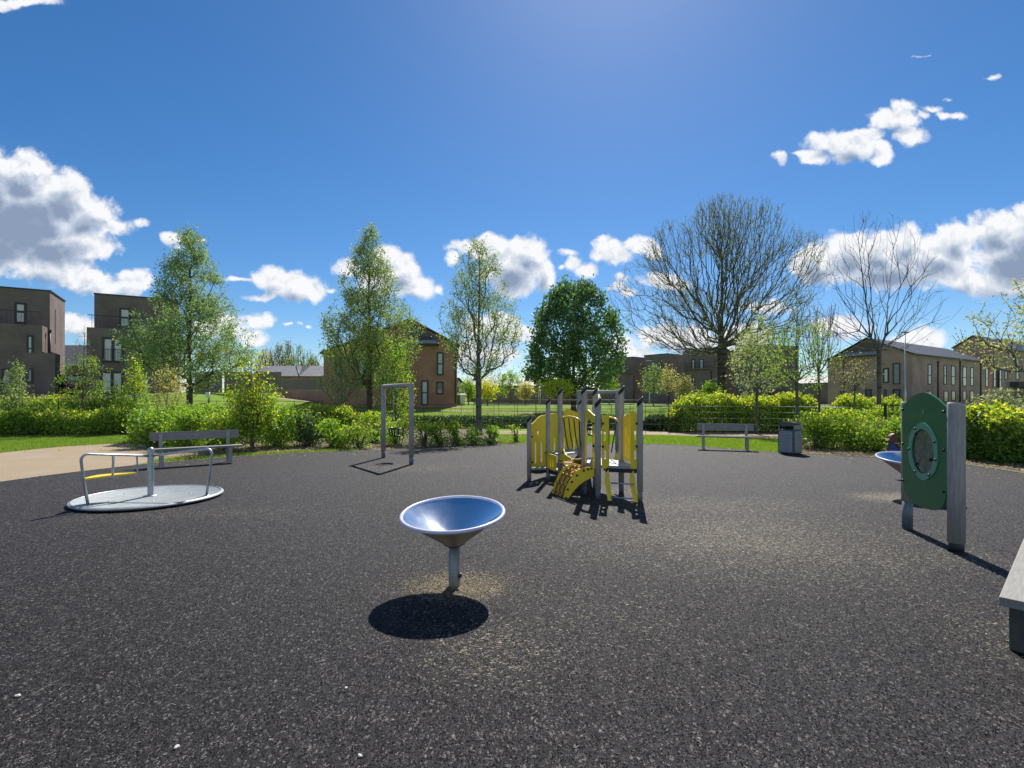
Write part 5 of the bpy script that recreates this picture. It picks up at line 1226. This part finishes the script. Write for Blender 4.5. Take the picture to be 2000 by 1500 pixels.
# maroon car
x, Y = at(136, 41), 41; zc = Hf(x, Y)
t = thing('parked_car', 'dark maroon parked car between the two left town houses', 'car', (x, Y, zc), R(-28))
b = B()
prof = [(-2.0, .35), (-2.02, .75), (-1.85, .92), (-1.1, 1.0), (-.55, 1.42), (.9, 1.46), (1.6, 1.08), (1.98, .98), (2.02, .5), (1.95, .33)]
cab = [(-1.0, 1.0), (-.52, 1.40), (.88, 1.44), (1.5, 1.06)]
b.prism([(-2.0, .35), (-2.02, .75), (-1.85, .92), (-1.1, 1.0), (1.6, 1.06), (1.98, .98), (2.02, .5), (1.95, .33)], [], Matrix.Identity(4), 1.74); b.out('body', m_car, t)
b = B(); b.prism(cab, [], Matrix.Identity(4), 1.50); b.out('window', m_pane, t)
b = B(); b.prism([(-.56, 1.40), (-.50, 1.46), (.86, 1.50), (.95, 1.43)], [], Matrix.Identity(4), 1.54); b.out('roof', m_car, t)
for sx in (-1.25, 1.3):
    for sy in (-.87, .87):
        b = B(); b.tube([(sx, sy-.1, .32), (sx, sy+.1, .32)], .32, 20); w_ = b.out('wheel', m_blk, t); b = B(); b.tube([(sx, sy-.105, .32), (sx, sy+.105, .32)], .19, 14); b.out('rim', m_galv, t, ).parent = w_
for sy in (-.65, .65): b = B(); b.box((-2.0, sy, .72), (.08, .3, .14), None, .02); b.out('headlight', m_white, t)
# ------------------------------------------------------------------ trees
G1 = 'tall silvery trees behind the shrubs'
cone1 = lerp_prof([(0, .7), (.08, 2.2), (.2, 3.6), (.33, 3.65), (.5, 2.8), (.7, 1.7), (.85, 1.2), (.94, .9), (1, .15)])
x = at(370, 30); tree('silver_tree', 'tall cone shaped silvery green tree in front of the left town house', x, 30, zat(447, 30), zat(765, 30), cone1, 1500, .008, .17, m_bark,
     [('crown', 21, .15, .17, m_lf_silver, .42, None), ('crown_tips', 2, .12, .14, m_lf_mid, .5, lambda t, p: t < .45)], group=G1, upw=.30, bf=.28, hollow=.6)
x = at(722, 27); cone2 = lerp_prof([(0, .5), (.1, 1.7), (.25, 2.45), (.4, 2.35), (.55, 1.75), (.7, 1.25), (.85, .85), (.95, .45), (1, .08)])
tree('silver_tree', 'tall pointed grey green tree in front of the orange brick house', x, 27, zat(440, 27), zat(760, 27), cone2, 1500, .007, .16, m_bark,
     [('crown', 21, .12, .14, m_lf_willow, .40, None), ('crown_tips', 3, .11, .12, m_lf_mid, .5, lambda t, p: t < .42 and p[0] > .3)], group=G1, upw=.34, bf=.28, hollow=.6)
x = at(935, 22); cone3 = lerp_prof([(0, .5), (.08, 1.2), (.2, 1.85), (.4, 2.0), (.6, 1.5), (.75, 1.25), (.88, .95), (1, .3)])
tree('silver_tree', 'airy several stemmed silvery tree left of the round dark green tree', x, 22, zat(468, 22), zat(735, 22), cone3, 1000, .006, .125, m_bark2,
     [('crown', 12, .10, .12, m_lf_willow, .38, None)], group=G1, upw=.34, bf=.28, hollow=.6, trunk_to=.9, forks=[(.75, .2, 2.0, 7.2), (-.9, -.2, 2.1, 6.6), (1.0, -.4, 2.0, 5.6), (-.35, .3, 2.2, 7.6)])
x = at(1120, 38); rnd = lerp_prof([(0, 2.2), (.1, 3.3), (.3, 3.5), (.5, 3.35), (.7, 2.8), (.85, 2.2), (.95, 1.4), (1, .4)])
tree('round_tree', 'dense round dark green tree behind the yellow climbing unit', x, 38, zat(546, 38), zat(762, 38), rnd, 900, .012, .2, m_bark,
     [('crown', 21, .27, .24, m_lf_dark, .55, None), ('crown_tips', 3, .26, .22, m_lf_mid, .5, lambda t, p: t < .35)], upw=.4, bf=.3, hollow=.42, thin=.05, clump=.44, lump=.10)
# bare trees
x = at(1410, 50); fan = lerp_prof([(0, 3.5), (.06, 7.2), (.2, 8.9), (.4, 8.8), (.6, 8.0), (.8, 6.3), (.92, 4.4), (1, 2.0)])
tree('bare_tree', 'very large bare tree with a wide fan of dark branches', x, 50, zat(388, 50), zat(692, 50), fan, 8200, .0095, .46, m_bark,
     [('buds', 3, .13, .10, m_lf_grey, .5, None)], upw=.42, bf=.42, hollow=.5, trunk_to=.6, group='leafless trees', crown_wood=True, lump=.15, clump=.36, zmin=6.3)
x = at(1717, 20); fan2 = lerp_prof([(0, .5), (.12, 1.9), (.28, 2.6), (.45, 2.1), (.65, 1.9), (.85, 1.4), (1, .7)])
tree('bare_tree', 'slender bare tree with a few long arching branches on the right', x, 20, zat(408, 20), zat(690, 20), fan2, 420, .004, .088, m_bark2,
     [('buds', 1, .05, .03, m_lf_red, .5, None)], upw=.22, bf=.62, hollow=.42, trunk_to=.12, group='leafless trees', forks=[(-.75, .1, 2.5, 7.8), (.45, -.2, 2.5, 7.9), (-1.5, .3, 2.9, 6.2), (2.3, .1, 2.1, 4.4), (-.15, .4, 2.6, 7.2)], crown_wood=True)
# right hand young trees
x = at(1478, 22.6); p_ = lerp_prof([(0, .5), (.12, 1.15), (.4, 1.25), (.65, .9), (.85, .5), (1, .12)])
tree('blossom_tree', 'young tree in white blossom behind the right bench', x, 22.6, zat(608, 22.6), zat(768, 22.6), p_, 330, .006, .06, m_bark2,
     [('crown', 8, .10, .11, m_lf_blos, .6, None), ('crown_leaf', 4, .09, .12, m_lf_mid, .5, None)], group='young trees by the railing', upw=.45)
x = at(1557, 19); p_ = lerp_prof([(0, .6), (.12, 1.1), (.3, 1.5), (.5, 1.25), (.75, .75), (1, .35)])
tree('young_tree', 'young bright green tree standing behind the steel litter bin', x, 19, zat(548, 19), zat(762, 19), p_, 520, .0045, .055, m_bark2,
     [('crown', 10, .062, .10, m_lf_mid, .6, lambda t, p: t < .72), ('crown_tips', 4, .055, .07, m_lf_willow, .5, lambda t, p: t >= .6)], group='young trees by the railing', upw=.45, bf=.3)
x = at(1600, 20.5); p_ = lerp_prof([(0, .3), (.3, .8), (.6, 1.0), (1, .8)])
tree('young_tree', 'thin sparse young tree with reddish upright twigs right of the bright green one', x, 20.5, zat(592, 20.5), zat(740, 20.5), p_, 230, .005, .045, m_twigr,
     [('crown', 2, .05, .05, m_lf_red, .4, None)], group='young trees by the railing', upw=.55, bf=.4)
x = at(1668, 22); p_ = lerp_prof([(0, .4), (.3, .9), (.7, .8), (1, .2)])
tree('young_tree', 'thin pale young tree in front of the right gabled house wall', x, 22, zat(690, 22), zat(760, 22), p_, 120, .004, .035, m_bark2,
     [('crown', 6, .055, .10, m_lf_pink, .5, None)], group='young trees by the railing', upw=.6)
x = at(2030, 14.5); p_ = lerp_prof([(0, .6), (.15, 1.45), (.4, 1.7), (.7, 1.1), (1, .35)])
tree('young_tree', 'pale yellow leaved tree reaching in from the right edge', x, 14.5, zat(505, 14.5), zat(735, 14.5), p_, 400, .005, .06, m_bark2,
     [('crown', 5, .08, .09, m_lf_pink, .55, None), ('crown_leaf', 4, .075, .09, m_lf_willow, .55, None)], upw=.35, bf=.3)
# young trees and saplings, left
x = at(163, 22.2); p_ = lerp_prof([(0, .55), (.2, 1.15), (.4, .95), (.6, .55), (.8, .28), (1, .08)])
tree('larch_sapling', 'thin sapling with layered yellow green branches left of the second town house', x, 22.2, zat(634, 22.2), zat(785, 22.2), p_, 260, .004, .045, m_twig,
     [('crown', 11, .07, .07, m_lf_mid, .45, lambda t, p: t < .72), ('crown_tips', 3, .06, .05, m_lf_grey, .45, lambda t, p: t >= .6)], upw=.15, bf=.35, trunk_to=1.0)
x = at(263, 22.6); p_ = lerp_prof([(0, .55), (.25, .8), (.5, .6), (.75, .35), (1, .06)])
tree('conical_shrub', 'narrow yellow green conical shrub beside the white post plate', x, 22.6, zat(692, 22.6), .35, p_, 220, .004, .04, m_twig,
     [('crown', 16, .085, .12, m_lf_mid, .55, None), ('crown_tips', 9, .085, .10, m_lf_yel, .55, lambda t, p: t > .55)], cat='shrub', upw=.4, trunk_to=1.0)
x = at(31, 24.5); p_ = lerp_prof([(0, .6), (.3, .55), (.6, .45), (1, .08)])
tree('conical_shrub', 'small olive green conical shrub in front of the far-left house', x, 24.5, zat(697, 24.5), .6, p_, 170, .004, .035, m_twig,
     [('crown', 15, .085, .11, m_lf_willow, .55, None)], cat='shrub', upw=.4, trunk_to=1.0)
x = at(328, 25); p_ = lerp_prof([(0, .5), (.3, .9), (.7, .8), (1, .3)])
tree('blossom_shrub', 'pale cream shrub just left of the tall cone tree trunk', x, 25, zat(716, 25), .7, p_, 170, .004, .035, m_twig,
     [('crown', 14, .085, .12, m_lf_pink, .55, None)], cat='shrub', upw=.5)
x = at(225, 25.4); p_ = lerp_prof([(0, .25), (.5, .35), (1, .15)])
tree('small_shrub', 'small orange tinted shrub left of the conical yellow green one', x, 25.4, zat(742, 25.4), .6, p_, 50, .004, .02, m_twig, [('crown', 16, .08, .09, m_lf_new, .55, None)], cat='shrub', trunk_to=1.0)
x = at(667, 25.5); p_ = lerp_prof([(0, .7), (.3, 1.3), (.6, 1.1), (1, .4)])
tree('young_tree', 'small thin blue green tree in front of the garden wall', x, 25.5, zat(693, 25.5), zat(790, 25.5), p_, 300, .004, .04, m_bark2,
     [('crown', 9, .08, .11, m_lf_silver, .42, None)], upw=.55)
x = at(772, 24.5); p_ = lerp_prof([(0, .6), (.2, 1.0), (.5, .95), (.8, .7), (1, .3)])
tree('tall_shrub', 'tall bright yellow green shrub seen through and above the near swing', x, 24.5, zat(655, 24.5), .4, p_, 300, .004, .04, m_twig,
     [('crown', 13, .095, .13, m_lf_mid, .6, None), ('crown_tips', 6, .10, .12, m_lf_new, .6, lambda t, p: p[0] > .35 and t < .55)], cat='shrub', upw=.6)
x = at(493, 15.9); p_ = lerp_prof([(0, .45), (.2, .72), (.45, .80), (.7, .70), (.88, .55), (1, .25)])
tree('yellow_shrub', 'upright yellow green leafy small tree right of the left bench', x, 15.9, zat(684, 15.9), .35, p_, 330, .0025, .045, m_twig,
     [('crown', 12, .085, .10, m_lf_mid, .62, lambda t, p: t < .6), ('crown_tips', 7, .085, .10, m_lf_yel, .62, lambda t, p: t > .25), ('young_leaves', 7, .085, .10, m_lf_mid, .62, lambda t, p: t > .25)], cat='small tree', upw=.6, bf=.45)
# small trees on the far lawn
for (u, Y, v0, v1, r, m, lab, vb) in ((1276, 47, 706, 766, 1.25, m_lf_willow, 'small pale green round tree on the far lawn, left of the terrace drainpipe', 0),
        (1303, 52, 712, 764, 1.1, m_lf_pink, 'small brownish tree right behind the pale green round one', 0), (1336, 46, 733, 776, .9, m_lf_pink, 'small pale sparse tree in front of the middle terrace block', 0),
        (1388, 40, 746, 774, .8, m_lf_mid, 'small yellow green tree at the foot of the big bare tree', 0), (1190, 50, 728, 764, 1.0, m_lf_mid, 'light green young tree right under the dark round tree', 0),
        (997, 52, 722, 772, 1.6, m_lf_mid, 'light green tree right of the airy silvery tree trunk', 0), (1026, 50, 744, 778, .8, m_lf_pink, 'cream tinted young tree left under the dark round tree', 0),
        (952, 48, 738, 778, 1.0, m_lf_yel, 'bright yellow green young tree right against the airy tree trunk', 0), (1090, 33, 744, 768, 1.4, m_lf_yel, 'yellow tinted young tree peeking below the dark crown', 0),
        (915, 50, 738, 776, .9, m_lf_mid, 'small green tree by the wheelie bins', 0), (975, 75, 722, 768, 1.8, m_lf_grey, 'thin grey tree behind the garden fence', 0)):
    x = at(u, Y); pf = lerp_prof([(0, r*.55), (.3, r), (.65, r*.85), (1, r*.25)])
    tree('small_tree', lab, x, Y, zat(v0, Y), zat(v1, Y), pf, 110, .008, .05, m_bark2, [('crown', 13 if m != m_lf_grey else 5, .17, .2, m, .55, None)], group='small trees on the far lawn', upw=.5)
# distant trees
for i, (u, Y, v0, w_, m, lab) in enumerate(((545, 110, 668, 3.2, m_lf_grey, 'distant grey feathery tree left above the bungalow roof'), (563, 116, 664, 2.2, m_lf_grey, 'distant narrow grey tree in the middle above the bungalow roof'),
        (588, 108, 671, 4.2, m_lf_willow, 'distant fuller grey green tree right above the bungalow roof'), (520, 112, 678, 3.0, m_lf_pink, 'distant brownish thin tree behind the yellow green small tree'), (612, 118, 690, 2.4, m_lf_grey, 'distant low tree at the right end of the bungalow roof'),
        (1225, 135, 700, 4, m_lf_grey, 'distant grey tree behind the left terrace block'))):
    x = at(u, Y); pf = lerp_prof([(0, w_*.6), (.4, w_), (.8, w_*.6), (1, w_*.15)])
    tree('distant_tree', lab, x, Y, zat(v0, Y), 4.0, pf, 260, .03, .22, m_bark, [('crown', 8, .34, .35, m, .45, None)], group='distant trees beyond the roofs', upw=.6)

# ------------------------------------------------------------------ hedges and shrubs
def hp(*uv): return [(at(u, Y), Y) for u, Y in uv]
GH = 'clipped beech hedges'
hedge('beech_hedge', 'front leafy green hedge beyond the left lawn and path', 'hedge', hp((-230, 21.4), (60, 21.7), (270, 22.0)), 1.3, 1.02, 27000, .095, m_lf_hedge, m_lf_new, GH, stems=150, ragged=.13, gap=.03, zb=.05)
hedge('beech_hedge', 'rear leafy green hedge behind the left metal railing', 'hedge', hp((-230, 25.6), (60, 25.8), (265, 26)), 1.2, 1.15, 17000, .10, m_lf_hedge, m_lf_new, GH, stems=60, ragged=.08, zb=.5)
hedge('beech_hedge', 'dark green shrubby hedge behind the left bench and the timber seat', 'hedge', hp((262, 18.6), (360, 18.0), (455, 17.9)), 1.5, 1.28, 20000, .075, m_lf_hedge, m_lf_mid, GH, stems=70, ragged=.12, gap=.02)
hedge('beech_hedge', 'yellow green hedge in front of the garden wall left of the swing', 'hedge', hp((535, 21.8), (620, 21.8), (712, 22)), 1.6, 1.22, 19000, .085, m_lf_mid, m_lf_new, GH, stems=60, ragged=.1)
hedge('box_hedge', 'low clipped dark hedge behind the sparse shrubs right of the swing', 'hedge', hp((715, 27.2), (860, 27.2), (1000, 27), (1032, 26.8)), 1.0, .66, 20000, .07, m_lf_box, None, 'low dark box hedges', stems=0, ragged=.03, gap=.0)
hedge('box_hedge', 'low clipped dark hedge to the right of the yellow climbing unit', 'hedge', hp((1252, 25.2), (1322, 24.9)), 1.0, .80, 9000, .07, m_lf_box, None, 'low dark box hedges', stems=0, ragged=.05, gap=.0)
hedge('box_hedge', 'low clipped dark hedge seen through the climbing unit arch', 'hedge', hp((1090, 26.5), (1215, 25.6)), 1.0, .74, 10000, .07, m_lf_box, None, 'low dark box hedges', stems=0, ragged=.04, gap=.0)
hedge('beech_hedge', 'tall yellow topped hedge behind the railing and right bench', 'hedge', hp((1306, 24.2), (1420, 24.4), (1520, 24.2), (1612, 23.6)), 1.7, 1.68, 30000, .10, m_lf_hedge, m_lf_new, GH, stems=90, ragged=.12, gap=.02, topn=.26)
hedge('beech_hedge', 'yellow green hedge beyond the railing below the right gabled house', 'hedge', hp((1610, 25.5), (1700, 24.5), (1790, 23.5)), 1.5, 1.62, 15000, .095, m_lf_mid, m_lf_new, GH, stems=40, ragged=.1, topn=.26)
hedge('beech_hedge', 'large bright hedge right of the green play panel at the right edge', 'hedge', hp((1868, 14.4), (1950, 13.2), (2060, 12.2)), 1.7, 1.40, 26000, .085, m_lf_hedge, m_lf_new, GH, stems=60, ragged=.16, gap=.0, topn=.22)
GS = 'shrubs in the planting beds'
for (u, Y, rx, ry, h, n, sz, m, mt, lab) in (
    (300, 16.6, .75, .6, 1.12, 3600, .075, m_lf_hedge, m_lf_mid, 'dark leafy shrub at the left end of the left bench'),
    (372, 16.2, .9, .6, 1.18, 4600, .075, m_lf_mid, m_lf_mid, 'bright green shrub rising behind the left bench backrest'),
    (440, 16.2, .85, .6, 1.15, 4200, .075, m_lf_mid, m_lf_new, 'yellow tipped shrub behind the right end of the left bench'),
    (545, 16.9, .95, .7, 1.30, 4600, .075, m_lf_hedge, m_lf_mid, 'green shrub right beside the upright yellow green small tree'),
    (600, 17.0, .8, .7, 1.05, 3000, .07, m_lf_box, m_lf_hedge, 'shrub with shadow put into its dark leaf colour in the middle of the left bed'),  # shade is put into the colour: dark box hedge leaves below, lighter ones on top
    (655, 16.6, .72, .6, .88, 3000, .075, m_lf_mid, m_lf_mid, 'broad leaved bright green shrub near the play surface edge left of the swing'),
    (700, 16.3, .55, .5, .78, 1500, .07, m_lf_mid, m_dry, 'straggly dry leaved shrub left of the near swing post'),
    (735, 18.6, .75, .6, 1.05, 2600, .075, m_lf_mid, m_lf_new, 'yellow green shrub behind the left swing post'),
    (775, 17.4, .6, .5, .95, 1900, .07, m_lf_mid, m_lf_new, 'light shrub framed by the near swing'),
    (580, 20.0, 1.0, .8, 1.20, 3600, .08, m_lf_mid, m_lf_new, 'bushy yellow green shrub behind the upright small tree'),
    (828, 16.9, .38, .35, .80, 650, .075, m_lf_mid, m_lf_new, 'first open twiggy shrub right of the near swing'),
    (860, 17.1, .42, .35, .86, 800, .075, m_lf_mid, m_lf_new, 'second open twiggy shrub right of the near swing'),
    (893, 17.2, .42, .4, .80, 850, .075, m_lf_hedge, m_lf_new, 'third twiggy shrub, in front of the low dark hedge'),
    (925, 17.4, .40, .35, .70, 650, .075, m_lf_hedge, m_lf_mid, 'fourth twiggy shrub at the foot of the airy tree'),
    (958, 17.6, .40, .35, .62, 600, .075, m_lf_hedge, m_lf_mid, 'last low shrub of the row right of the swing'),
    (1008, 18.4, .22, .2, .62, 150, .07, m_lf_mid, m_lf_new, 'tiny thin sapling left of the yellow climbing unit'),
    (1601, 16.4, .85, .6, 1.10, 4600, .07, m_lf_mid, m_lf_new, 'rounded yellow tipped shrub right of the litter bin'),
    (1660, 16.2, .75, .6, .92, 3400, .07, m_lf_mid, m_lf_new, 'lower bright shrub second from the litter bin'),
    (1710, 15.4, .75, .6, .95, 3200, .07, m_lf_mid, m_dry, 'spreading shrub behind the half-hidden steel bowl'),
    (1752, 14.8, .62, .5, .98, 2600, .07, m_lf_hedge, m_lf_mid, 'green shrub directly left of the green play panel'),
    (1640, 19.6, 1.1, .7, 1.10, 4200, .08, m_lf_mid, m_lf_new, 'wide shrub in front of the right railing'),
    (1735, 19.0, 1.1, .8, 1.22, 3600, .08, m_lf_mid, m_lf_new, 'wide yellow green shrub around the slender bare tree base'),
    (1845, 15.0, .6, .5, 1.05, 2400, .07, m_lf_hedge, m_lf_mid, 'shrub seen between the green panel and its right post'),
    (1965, 16.8, 1.0, .7, 1.75, 2600, .08, m_lf_grey, m_lf_blos, 'taller grey green shrub behind the large right hedge'),
    (30, 23.0+1.6, .8, .6, 1.2, 1400, .09, m_lf_hedge, m_lf_mid, 'leafy shrub below the far-left conical shrub'),
    (82, 26.8, .9, .6, 1.55, 1500, .09, m_lf_hedge, m_lf_blos, 'white speckled shrub in front of the far-left house'),
    (110, 27.0, .6, .5, 1.45, 1000, .09, m_lf_hedge, m_lf_red, 'red tinted shrub in front of the maroon car')):
    x = at(u, Y); shrub('leafy_shrub', lab, x, Y, rx, ry, h, n, sz, m, mt, group=GS, zb=.0 if Y < 22 else None, clumps=max(8, int(n/150)), stems=10 if n > 900 else 16, ratio=.6)

# ------------------------------------------------------------------ grass, litter and small marks
def blades(name, label, n, poly_fn, h, m, lift=0):
    P = poly_fn(n); n = len(P); a = RNG.uniform(0, 6.28, n); w = RNG.uniform(.004, .009, n)*h/.06; hh = h*RNG.uniform(.5, 1.3, n)
    z = H(P[:, 0], P[:, 1]) + lift; dx, dy = np.cos(a)*w, np.sin(a)*w; lx, ly = RNG.normal(size=n)*hh*.4, RNG.normal(size=n)*hh*.4
    V = np.stack([np.stack([P[:, 0]-dx, P[:, 1]-dy, z], 1), np.stack([P[:, 0]+dx, P[:, 1]+dy, z], 1), np.stack([P[:, 0]+lx, P[:, 1]+ly, z+hh], 1)], 1).reshape(-1, 3)
    o = link(name, raw_mesh(name, V, np.arange(3*n).reshape(n, 3)), m); return tag(o, label, 'grass', kind='stuff')
def quad_area(us, vs_):
    """points of the ground seen between two screen lines, spread evenly over the ground"""
    def f(n):
        out_ = []
        while len(out_) < n:
            u = RNG.uniform(us[0], us[-1], n); va = np.interp(u, us, vs_[0]); vb = np.interp(u, us, vs_[1])
            Ya, Yb = 1650/(vb-775), 1650/(va-775); Y = Ya+(Yb-Ya)*RNG.uniform(size=n); out_.extend(zip((u-1000)/1000*Y, Y))
        return np.array(out_[:n])
    return f
blades('grass', 'short mown grass between the left path and the hedge', 60000, quad_area([-60, 0, 120, 280], [[853, 853, 853, 853], [892, 885, 873, 863.5]]), .06, m_blade)
blades('grass', 'short mown grass between the play surface and the far path', 70000, quad_area([975, 1040, 1150, 1300, 1430, 1540], [[849.5, 849, 849, 851.5, 856, 859], [868.5, 866, 866, 868, 877, 885]]), .06, m_blade)
blades('grass', 'thin grass fringe along the playground edging', 4200, quad_area([290, 460, 600, 700], [[900, 889, 881.5, 879], [905.5, 891.5, 883.5, 881]]), .07, m_blade)
blades('grass', 'bright mown lawn beyond the far railing', 40000, quad_area([560, 900, 1300], [[815, 815, 815], [829, 829, 829]]), .09, m_blade)
# leaf litter in the beds
def scatter(name, label, cat, n, fn, size, m, z=.012, ratio=.6, flat=.35):
    P = fn(n); n = len(P); d = RNG.normal(size=(n, 3)); d[:, 2] *= flat; d /= np.linalg.norm(d, axis=1)[:, None]
    q = np.stack([-d[:, 1], d[:, 0], RNG.normal(size=n)*flat], 1); q /= np.linalg.norm(q, axis=1)[:, None]
    s = size*RNG.uniform(.4, 1.5, n)[:, None]; c = np.stack([P[:, 0], P[:, 1], np.full(n, z)+s[:, 0]*.12], 1)
    V = np.stack([c-d*s*.5, c+q*s*ratio*.5, c+d*s*.5, c-q*s*ratio*.5], 1).reshape(-1, 3)
    return tag(link(name, raw_mesh(name, V, np.arange(4*n).reshape(n, 4)), m), label, cat, kind='stuff')
scatter('leaf_litter', 'dry fallen leaves in the left planting bed', 'leaf litter', 9000, quad_area([300, 460, 600, 760, 1000, 1035], [[868, 862, 858, 855, 850, 850], [900, 889, 882, 877, 866, 865]]), .06, m_dry)
scatter('leaf_litter', 'dry fallen leaves in the right planting bed', 'leaf litter', 9000, quad_area([1552, 1700, 1881, 2050], [[866, 868, 872, 880], [885, 892, 906, 932]]), .06, m_dry)
scatter('leaf_litter', 'dry leaves under the far left hedge', 'leaf litter', 4000, quad_area([-60, 272], [[842, 842], [853, 853]]), .06, m_dry)
def near_play(y0, y1):
    def f(n):
        Y = y0+(y1-y0)*RNG.beta(1.25, 2.9, n); X = RNG.uniform(-1.04, 1.04, n)*Y
        keep = (np.hypot(X+5.80, Y-8.22) > 1.06); return np.stack([X, Y], 1)[keep]
    return f
scatter('rubber_shreds', 'loose shreds of grey rubber mulch thinning out across the play surface', 'rubber mulch', 300000, near_play(2.0, 12), .0105, m_shred, z=.0125, ratio=.36, flat=.4)
def ring_pts(cx, cy, rx, ry):
    return lambda n: np.stack([cx+RNG.normal(size=n)*rx, cy+RNG.normal(size=n)*ry], 1)
scatter('sandy_chips', 'sandy chips worn out around the foreground spinner post', 'chips', 5000, ring_pts(-.47, 4.45, .27, .20), .010, m_dry, z=.0125, ratio=.6)
scatter('leaf_litter', 'windblown dry leaves along the far edge of the play surface', 'leaf litter', 900, quad_area([300, 460, 600, 760, 880, 1000, 1300, 1552, 1700, 1881, 2050], [[904, 891, 884, 880, 875, 868, 869, 886, 892, 906, 930], [915, 902, 893, 889, 884, 875, 877, 897, 906, 924, 955]]), .045, m_dry, z=.014)
for i, (u, v, r, lab) in enumerate(((35, 1361, .014, 'white pebble near the left edge of the play surface'), (345, 1461, .012, 'white pebble at the bottom left of the play surface'), (703, 1478, .011, 'pale pebble near the bottom edge, right of the bottom left one'), (767, 1408, .008, 'small orange pebble in the lower middle of the play surface'), (676, 1345, .010, 'pale pebble left below the round bowl shadow'))):
    x, y = gp(u, v, .012); b = B(); b.sphere((0, 0, r*.45), r, (1.2, .8, .55), 10)
    for q in b.bm.verts: q.co *= 1+.12*math.sin(q.co.x*300+q.co.y*200)
    o = b.out('pebble', m_stone if i != 3 else m_bk_or, None, (x, y, .012)); o.rotation_euler = (0, 0, i*1.3); tag(o, lab, 'pebble', 'loose pebbles')
m_dand = surf('dandelion_yellow', (.8, .6, .02), (.7, .5, .02), rough=.8, bump=0)
for (u, v, lab) in ((1264, 857, 'dandelion on the lawn just right of the climbing unit'), (1269, 859, 'dandelion nearest the right post of the climbing unit'), (1438, 871, 'dandelion in the grass behind the right bench'), (198, 880, 'dandelion at the left lawn edge, right one'), (117, 881, 'dandelion at the left lawn edge, middle one'), (50, 884, 'dandelion at the left lawn edge, left one'), (685, 879.5, 'dandelion by the edging left of the swing')):
    x, y = gp(u, v); b = B(); b.tube([(0, 0, 0), (0, 0, .05)], .003, 5); b.lathe([(0, .048), (.03, .052), (.034, .06), (.02, .07), (0, .073)], 12); o = b.out('dandelion', m_dand, None, (x, y, 0)); tag(o, lab, 'flower', 'dandelions')
